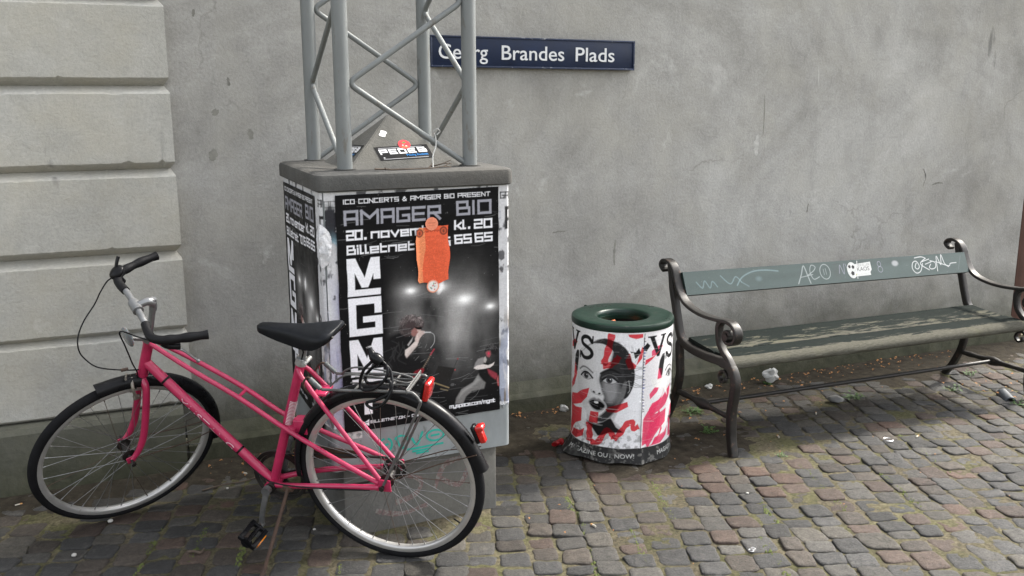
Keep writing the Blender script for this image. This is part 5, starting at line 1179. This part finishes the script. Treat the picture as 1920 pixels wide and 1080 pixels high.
tube(bm, [L(.254, -.03, .503), L(.254, .03, .503)], .011, 10); part('saddle_rail', bm, M_oily, sd)
bm = B(); tube(bm, [L(.276, 0, .42), L(.248, 0, .505)], .0128, 16); part('seat_post', bm, M_chrome)
bm = B(); tube(bm, [L(.2775, 0, .420), L(.268, 0, .444)], .0205, 18); tube(bm, [L(.252, -.024, .434), L(.252, .028, .434)], .008, 10); part('seat_clamp', bm, simple('grey_alloy_clamp', (.33, .33, .32), .5, .4, var=.2, scale=30), frame)
bm = B(); tube(bm, [L(.256, .012, .50), L(.25, .018, .475), L(.258, .022, .45)], .003, 6); part('saddle_clip', bm, M_blackpl, sd)
# ---- cranks, pedals, chain
bm = B(); tube(bm, [L(.465, -.075, -.080), L(.465, .075, -.080)], .009, 12); tube(bm, [L(.460, .030, -.078), L(.460, .046, -.078)], .020, 18); spind = part('crank', bm, M_oily)
for s in (1, -1):
    bm = B(); e = L(.500, .082, -.212) if s > 0 else L(.424, -.082, .052); b0 = L(.462, s*.064, -.072)if s > 0 else L(.465, -.064, -.080)
    sweep(bm, [b0, b0*.5+e*.5+Vector((0, s*.006, 0)), e], rrect(.010, .021, .004), ref=(0, 1, 0), scales=[1.15, .95, .95]); tube(bm, [b0-Vector((0, s*.010, 0)), b0+Vector((0, s*.012, 0))], .0165, 18); tube(bm, [e-Vector((0, s*.008, 0)), e+Vector((0, s*.010, 0))], .0125, 14); arm = part('crank_arm', bm, M_rackm, spind)
    yc = e.y+s*.058; q = Matrix.Rotation(-.75 if s > 0 else .3, 3, 'Y'); bm = B()
    tube(bm, [e, Vector((e.x, e.y+s*.105, e.z))], .0085, 12); tube(bm, [Vector((e.x, e.y+s*.100, e.z)), Vector((e.x, e.y+s*.110, e.z))], .020, 14)
    for sx in (1, -1): box(bm, e.x+sx*.028-.009, e.x+sx*.028+.009, min(e.y+s*.012, e.y+s*.106), max(e.y+s*.012, e.y+s*.106), e.z-.012, e.z+.012, .004, 2, q, e)
    for yy in (.012, .100): box(bm, e.x-.036, e.x+.036, min(e.y+s*yy, e.y+s*(yy+.010)), max(e.y+s*yy, e.y+s*(yy+.010)), e.z-.010, e.z+.010, .003, 1, q, e)
    ped = part('pedal', bm, M_blackpl, arm)
    bm = B()
    for sx in ((-1,) if s > 0 else (1, -1)): box(bm, e.x+sx*.0385-.0025, e.x+sx*.0385+.0025, min(e.y+s*.03, e.y+s*.088), max(e.y+s*.03, e.y+s*.088), e.z-.009, e.z+.009, .001, 1, q, e)
    part('pedal_reflector', bm, M_amber, ped)
bm = B(); c = L(.465, -.046, -.080); revolve(bm, [(.094, -.002), (.107, -.005), (.109, 0), (.107, .005), (.094, .002)], c, 'y', 64, closed=True); revolve(bm, [(.0001, .003), (.030, .003), (.030, -.003), (.0001, -.003)], c, 'y', 24)
for k in range(5):
    a = 2*PI*k/5+.3; sweep(bm, [c+Vector((.02*math.cos(a), 0, .02*math.sin(a))), c+Vector((.1*math.cos(a), 0, .1*math.sin(a)))], rrect(.004, .020, .001), ref=(0, 1, 0))
revolve(bm, [(.080, -.0015), (.092, -.0015), (.092, .0015), (.080, .0015)], (c.x, c.y-.004, c.z), 'y', 48, closed=True)
part('chainring', bm, M_oily, spind)
bm = B(); P_ = [L(.46, -.047, .013), L(.28, -.046, .030), L(.02, -.045, .043)]; sweep(bm, P_, rrect(.008, .008, .002), ref=(0, 1, 0)); P_ = [L(.46, -.047, -.172), L(.25, -.046, -.11), L(.02, -.045, -.042)]; sweep(bm, P_, rrect(.008, .007, .002), ref=(0, 1, 0))
revolve(bm, [(.030, -.004), (.044, -.003), (.044, .003), (.030, .004)], L(0, -.044, 0), 'y', 22, closed=True); part('chain', bm, M_oily)
bm = B(); prism(bm, [(.40, ZH+.030), (.31, ZH+.058), (.13, ZH+.050), (.095, ZH+.028), (.31, ZH+.002), (.39, ZH-.01)], -.058, -.054); part('chain_guard', bm, M_rust)
# ---- kickstand
bm = B(); box(bm, .365, .405, .02, .052, ZH-.078, ZH-.055, .004); tube(bm, [L(.385, .046, -.066), L(.389, .075, -.098), L(.414, .245, -.282)], .0068, 10); tube(bm, [L(.412, .238, -.275), L(.418, .262, -.298)], .009, 10); part('kickstand', bm, M_rust)
# ---- rear rack with spring clip
bm = B()
for s in (1, -1):
    tube(bm, catmull([L(.180, s*.058, .360), L(.10, s*.060, .364), L(0, s*.060, .370), L(-.125, s*.060, .375), L(-.150, s*.061, .371), L(-.167, s*.062, .350), L(-.165, s*.063, .325), L(-.09, s*.068, .175), L(-.005, s*.074, .010)], 6), .0050, 9)
for x, z in ((.06, .367), (-.06, .373), (-.130, .376)): tube(bm, [L(x, -.06, z), L(x, .06, z)], .0042, 8)
for y in (-.02, .02): tube(bm, [L(.09, y, .372), L(-.13, y, .380)], .0032, 7)
sweep(bm, [L(-.128, -.072, .380), L(-.128, .066, .380)], rrect(.018, .004, .0015)); rack = part('rear_rack', bm, M_rackm)
for s in (1, -1):
    bm = B(); tube(bm, catmull([L(.180, s*.058, .362), L(.190, s*.06, .366), L(.215, s*.058, .395), L(.232, s*.052, .398), L(.252, s*.048, .372), L(.248, s*.044, .345), L(.228, s*.040, .322)], 6), .0036, 8); part('rack_hook', bm, M_rust, rack)
    bm = B(); tube(bm, [L(.184, s*.059, .363), L(.219, s*.058, .398)], .0085, 12); part('spring_sleeve', bm, simple('ribbed_grey_spring', (.10, .11, .11), .6, .3, var=.3, scale=80), rack)
bm = B(); tube(bm, catmull([L(.155, .045, .366), L(.120, .030, .395), L(.07, .026, .408), L(-.04, .024, .400), L(-.115, .018, .386), L(-.118, -.018, .386), L(-.04, -.024, .400), L(.07, -.026, .408), L(.120, -.03, .395), L(.155, -.045, .366)], 6), .0034, 8); part('spring_clip', bm, M_rackm, rack)
# red reflector on the rack end, red lamp on the mudguard
def lens_block(name, c, w, h, d, rot, mat, backer):
    o = thingm(name, c, w, h, d, rot, mat); return o
bm = B(); q = Matrix.Rotation(-.25, 3, 'Y'); c = L(-.178, 0, .358); box(bm, c.x-.010, c.x+.010, -.029, .029, c.z-.036, c.z+.036, .007, 3, q, c); rf = part('reflector', bm, M_red, rack)
bm = B(); box(bm, c.x+.010, c.x+.017, -.030, .030, c.z-.036, c.z+.036, .003, 1, q, c); part('reflector_back', bm, M_blackpl, rf)
bm = B(); q = Matrix.Rotation(.30, 3, 'Y'); c = L(-.344, 0, .203); box(bm, c.x-.014, c.x+.008, -.013, .013, c.z-.034, c.z+.020, .006, 3, q, c); box(bm, c.x-.024, c.x+.006, -.018, .018, c.z+.012, c.z+.032, .007, 3, q, c); tl = part('tail_lamp', bm, M_red, rg)
bm = B(); box(bm, c.x+.006, c.x+.020, -.016, .016, c.z-.03, c.z+.035, .003, 1, q, c); part('lamp_back', bm, M_blackpl, tl)
# ---- cable lock lying coiled on the rack: a thing of its own, placed in world space
def wl(x, y, z): return T4 @ L(x, y, z)
bm = B(); pts = []
base = wl(-.012, .03, .385)
LP = [(.006, .018, .500), (-.006, .03, .470), (.022, .045, .440), (.040, .05, .395), (.028, .06, .372), (-.02, .065, .385), (-.060, .055, .425), (-.055, .035, .455), (-.01, .02, .445), (.030, .02, .405), (.022, .03, .382), (-.03, .045, .398), (-.072, .06, .410), (-.070, .075, .375), (-.03, .082, .352), (.01, .086, .338), (-.015, .09, .322), (-.055, .088, .345), (-.078, .07, .385), (-.065, .03, .43), (-.035, .02, .462), (-.02, .026, .478)]
tube(bm, [wl(*p)-base for p in catmull(LP, 7)], .0053, 10); lk = obj('cable_lock', bm, M_blackpl); lk.location = base; tag(lk, 'black coiled cable lock tangled on the rear rack of the pink bicycle', 'lock')
bm = B(); sweep(bm, [wl(*p)-base for p in catmull([(.006, .02, .508), (-.006, .026, .486), (-.022, .03, .474), (-.036, .032, .462)], 4)], circ(1, 14), scales=[.010, .010, .011, .012, .014, .017, .018, .019, .019, .019, .018, .017, .016]); obj('lock_body', bm, M_blackpl, lk)
bm = B(); tube(bm, [wl(.008, .019, .512)-base, wl(.006, .02, .506)-base], .0085, 12); obj('keyhole', bm, M_chrome, lk)
# ================================================================== weeds, leaves and litter on the ground
M_leafg = simple('weed_leaf_green', (.055, .125, .022), .55, var=.35, scale=30)
M_dry = simple('dry_leaf', (.34, .16, .055), .8, var=.55, scale=14)
def leaf(bm, p, d, L_, w, upv, droop=.3):
    d = d.normalized(); s = d.cross(upv).normalized()
    a = bm.verts.new(p); m1 = p+d*L_*.45+upv*L_*.12; e = bm.verts.new(p+d*L_-upv*L_*droop*.4)
    l = bm.verts.new(m1+s*w/2+upv*w*.15); r = bm.verts.new(m1-s*w/2+upv*w*.15); c = bm.verts.new(m1)
    bm.faces.new((a, c, l)); bm.faces.new((a, r, c)); bm.faces.new((c, e, l)); bm.faces.new((c, r, e))
def weed(x, y, n, size, label, seed):
    r = random.Random(seed); bm = B()
    for k in range(n):
        a = r.uniform(0, 6.28); el = r.uniform(.15, 1.1); st0 = Vector((r.gauss(0, size*.5), r.gauss(0, size*.5), 0)); d = Vector((math.cos(a)*math.cos(el), math.sin(a)*math.cos(el), math.sin(el)))
        tip = st0+d*size*r.uniform(.3, 1.0); tube(bm, [st0, tip], .0009, 4); leaf(bm, tip, Vector((d.x, d.y, .15)), size*r.uniform(.5, .95), size*r.uniform(.25, .5), Vector((0, 0, 1)))
    o = obj('weed', bm, M_leafg, smooth=0); o.location = (x, y, .0); tag(o, label, 'weed', 'weeds in the paving joints')
weed(2.72, 3.89, 40, .035, 'low weed clump beside the bin under the near end of the bench', 1)
weed(2.63, 3.62, 34, .028, 'weed tuft between the legs of the near bench frame', 2)
weed(2.20, 4.17, 22, .024, 'small weed tuft at the plinth foot behind the bin', 3)
weed(3.652, 3.74, 34, .036, 'bright green weed on the paving under the middle of the bench, by the pebble', 4)
weed(3.40, 4.15, 16, .022, 'little weed at the wall foot under the bench beside the white paper', 5)
weed(4.28, 3.62, 22, .030, 'weed in the paving joint under the far end of the bench', 6)
weed(4.62, 3.80, 20, .030, 'weed growing next to the rear foot of the far bench frame', 7)
weed(2.75, 3.22, 12, .02, 'tiny weed in the joint just right of the near bench front foot', 8)
weed(4.40, 3.30, 16, .026, 'weed beside the grey drain pipe end at the far right', 9)
# moss cushions are countless: one mass
M_moss = simple('moss', (.085, .105, .025), .95, var=.5, scale=60, bmp=.8, bscale=150, bdist=.004)
bm = B(); rm = random.Random(5)
spots = [(.20, 3.42, .07, 60), (.34, 3.30, .06, 50), (.05, 3.52, .06, 30), (1.62, 3.15, .05, 40), (1.60, 3.00, .05, 40), (1.70, 2.75, .07, 40), (1.05, 2.62, .08, 40), (2.3, 2.7, .10, 60), (2.7, 2.9, .12, 60), (2.1, 2.45, .1, 50), (3.0, 2.8, .12, 50), (2.0, 3.05, .1, 50), (1.45, 2.6, .1, 50), (3.4, 3.0, .12, 40), (-.05, 3.2, .08, 30), (.6, 2.9, .08, 40)]
for x, y, s, n in spots:
    for k in range(n):
        # runs along the joints
        t = rm.uniform(-2, 2)*s; q = rm.gauss(0, .006); px_, py_ = x+t*math.sin(.32)+q*math.cos(.32), y+t*math.cos(.32)-q*math.sin(.32)
        r_ = rm.uniform(.003, .008); h = rm.uniform(.002, .005); c0 = bm.verts.new((px_, py_, .0+h)); rg_ = [bm.verts.new((px_+r_*math.cos(a), py_+r_*math.sin(a), -.006)) for a in [2*PI*j/6 for j in range(6)]]
        for j in range(6): bm.faces.new((rg_[j], rg_[(j+1) % 6], c0))
struct(obj('moss', bm, M_moss, smooth=60), 'stuff')
# small dry leaf flakes and butts along the wall foot read as one litter mass
bm = B(); rl = random.Random(8)
def flakes(n, xr, yr, s=.019):
    for k in range(n):
        x, y = rl.uniform(*xr), yr[1]-abs(rl.gauss(0, (yr[1]-yr[0])*.45)); a = rl.uniform(0, 6.28); L_ = s*rl.uniform(.4, 1.5)
        leaf(bm, Vector((x, y, .010+rl.uniform(0, .008))), Vector((math.cos(a), math.sin(a), rl.uniform(-.05, .25))), L_, L_*rl.uniform(.35, .7), Vector((rl.gauss(0, .25), rl.gauss(0, .25), 1)).normalized())
flakes(130, (2.9, 4.9), (4.06, 4.22)); flakes(22, (1.78, 2.1), (4.13, 4.22), .021); flakes(34, (2.5, 2.95), (3.5, 4.1)); flakes(40, (3.0, 4.7), (3.6, 4.1)); flakes(40, (4.3, 5.2), (3.1, 3.7)); flakes(26, (.3, .7), (4.0, 4.2)); flakes(24, (1.4, 3.4), (2.4, 3.4), .010)
struct(obj('leaf_litter', bm, M_dry, smooth=0), 'stuff')
# individual scraps
crumple('paper', 'large crumpled white tissue on the ground under the bench', 'paper', (3.43, 4.15, .002), .040, M_paperw, seed=11, sq=(1, .7, .9))
crumple('paper', 'small crumpled white paper ball under the near end of the bench', 'paper', (3.03, 4.19, .004), .018, M_paperw, seed=12)
crumple('paper', 'small white scrap at the plinth behind the left edge of the bin', 'paper', (2.10, 4.16, .004), .020, M_paperw, seed=14, sq=(1, .6, 1))
M_peb = simple('grey_pebble', (.17, .17, .165), .8, var=.2, scale=30, bmp=.3); M_whitep = simple('white_pebble', (.40, .39, .36), .7, var=.1)
crumple('pebble', 'grey fist-sized stone lying on the paving under the bench rod', 'stone', (3.53, 3.73, .0), .032, M_peb, seed=20, sq=(1.3, .9, .6), amp=.15)
crumple('pebble', 'small round white pebble on the shaded paving in front of the front wheel', 'stone', (-.224, 3.497, .001), .009, M_whitep, seed=21, amp=.12)
for k, (x, y, lb) in enumerate(((-.10, 3.74, 'white pebble just behind the front tyre near the pilaster base'), (.36, 3.88, 'tiny white chip on the paving between the pink bicycle and the wall'), (.62, 3.35, 'tiny white speck of grit beside the kickstand'), (2.35, 2.95, 'tiny white grit on the paving in front of the bin'), (4.63, 3.94, 'white round pebble by the rear foot of the far bench frame'))):
    crumple('pebble', lb, 'stone', (x, y, .002), .006 if k else .010, M_whitep, seed=30+k, amp=.15)
M_butt = simple('cigarette_paper', (.42, .39, .33), .8); M_filter = simple('cigarette_filter', (.48, .24, .08), .8)
def butt(x, y, rot, label):
    bm = B(); tube(bm, [(-.014, 0, .004), (.004, 0, .004)], .0038, 8); o = obj('cigarette_butt', bm, M_butt); o.location = (x, y, .002); o.rotation_euler = (0, 0, rot); tag(o, label, 'cigarette butt', 'cigarette butts on the paving')
    bm = B(); tube(bm, [(.0041, 0, .004), (.013, 0, .004)], .0039, 8); obj('filter', bm, M_filter, o)
butt(3.52, 3.157, .4, 'cigarette butt alone on the open paving right of the pull ring')
butt(2.90, 3.43, 1.2, 'cigarette butt lying by the front foot of the near bench frame')
butt(-.442, 4.06, .3, 'cigarette butt against the pilaster base at the far left')
butt(.45, 4.02, 2.2, 'cigarette butt near the wall foot between bicycle and mast')
butt(1.62, 2.95, 1.8, 'cigarette butt on the sunny paving between mast foot and bin')
butt(3.30, 3.62, .9, 'cigarette butt under the bench nearest the tie rod')
M_metal = simple('bright_ring_metal', (.62, .62, .62), .3, .8)
bm = B(); pr = [(.022+.0022*math.cos(2*PI*k/8), .0022*math.sin(2*PI*k/8)+.004) for k in range(8)]; revolve(bm, pr, (0, 0, 0), 'z', 30, closed=True, a0=.3, a1=5.6); o = obj('pull_ring', bm, M_metal); o.location = (3.353, 3.177, .004); tag(o, 'open pale plastic ring lying on the paving in front of the bench', 'ring')
bm = B(); pr = [(.009+.002*math.cos(2*PI*k/6), .0012*math.sin(2*PI*k/6)) for k in range(6)]; revolve(bm, pr, (0, 0, .004), 'z', 20, closed=True); revolve(bm, [(r-.002, h) for r, h in pr], (.018, 0, .004), 'z', 20, closed=True); o = obj('can_tab', bm, M_metal); o.location = (2.052, 2.537, .003); o.rotation_euler = (0, 0, .5); tag(o, 'silver drink can tab on the paving at the bottom of the picture', 'can tab')
# crushed red can half hidden by the bin's flared poster
M_can = simple('crushed_red_can', (.34, .012, .016), .4, .3, var=.3, scale=25, wear=(.6, .6, .6), wearpos=.60)
bm = B(); P_ = []
for k in range(13): P_.append(Vector((-.05+.1*k/12, .006*math.sin(k*1.7), .022+.004*math.sin(k*2.3))))
tube(bm, P_, [.020+.007*math.sin(k*2.1)+.004*math.cos(k*3.7) for k in range(13)], 14)
for v in bm.verts: v.co += Vector((0, 0, 1))*.004*mnoise.noise(v.co*60); v.co.z = max(0, v.co.z*.85)
bmesh.ops.scale(bm, vec=(.6, .6, .6), verts=bm.verts); o = obj('drink_can', bm, M_can, smooth=25); o.location = (1.872, 3.77, .002); o.rotation_euler = (0, 0, .5); tag(o, 'crushed red drink can on the ground at the left foot of the litter bin', 'can')
# grey pipe end in a stone gutter at the far right
M_pipe = simple('grey_pipe', (.07, .08, .09), .5, var=.15)
bm = B(); revolve(bm, [(.026, 0), (.032, 0), (.032, .12), (.026, .12)], n=28, closed=True); bmesh.ops.rotate(bm, cent=(0, 0, 0), matrix=Matrix.Rotation(math.radians(96), 3, 'X'), verts=bm.verts); bmesh.ops.rotate(bm, cent=(0, 0, 0), matrix=Matrix.Rotation(math.radians(-30), 3, 'Z'), verts=bm.verts)
o = obj('drain_pipe', bm, M_pipe); o.location = (4.47, 3.46, .004); tag(o, 'short grey pipe end lying half sunk in the paving at the far right', 'pipe')
def gtwig(label, pts, r):
    base = Vector(pts[0]); bm = B(); P = catmull([Vector(p)-base for p in pts], 5); tube(bm, P, [r*(1-.4*i/(len(P)-1)) for i in range(len(P))], 6); o = obj('twig', bm, M_twig, smooth=60); o.location = base; tag(o, label, 'twig', 'twigs on the paving')
gtwig('thin twig lying along the paving between the front wheel and the mast foot', [(.26, 3.90, .006), (.34, 3.92, .008), (.44, 3.93, .006), (.50, 3.96, .006)], .004)
gtwig('short bent twig on the paving in front of the bicycle cranks', [(.16, 3.36, .004), (.18, 3.34, .012), (.20, 3.325, .010), (.215, 3.36, .006)], .006)
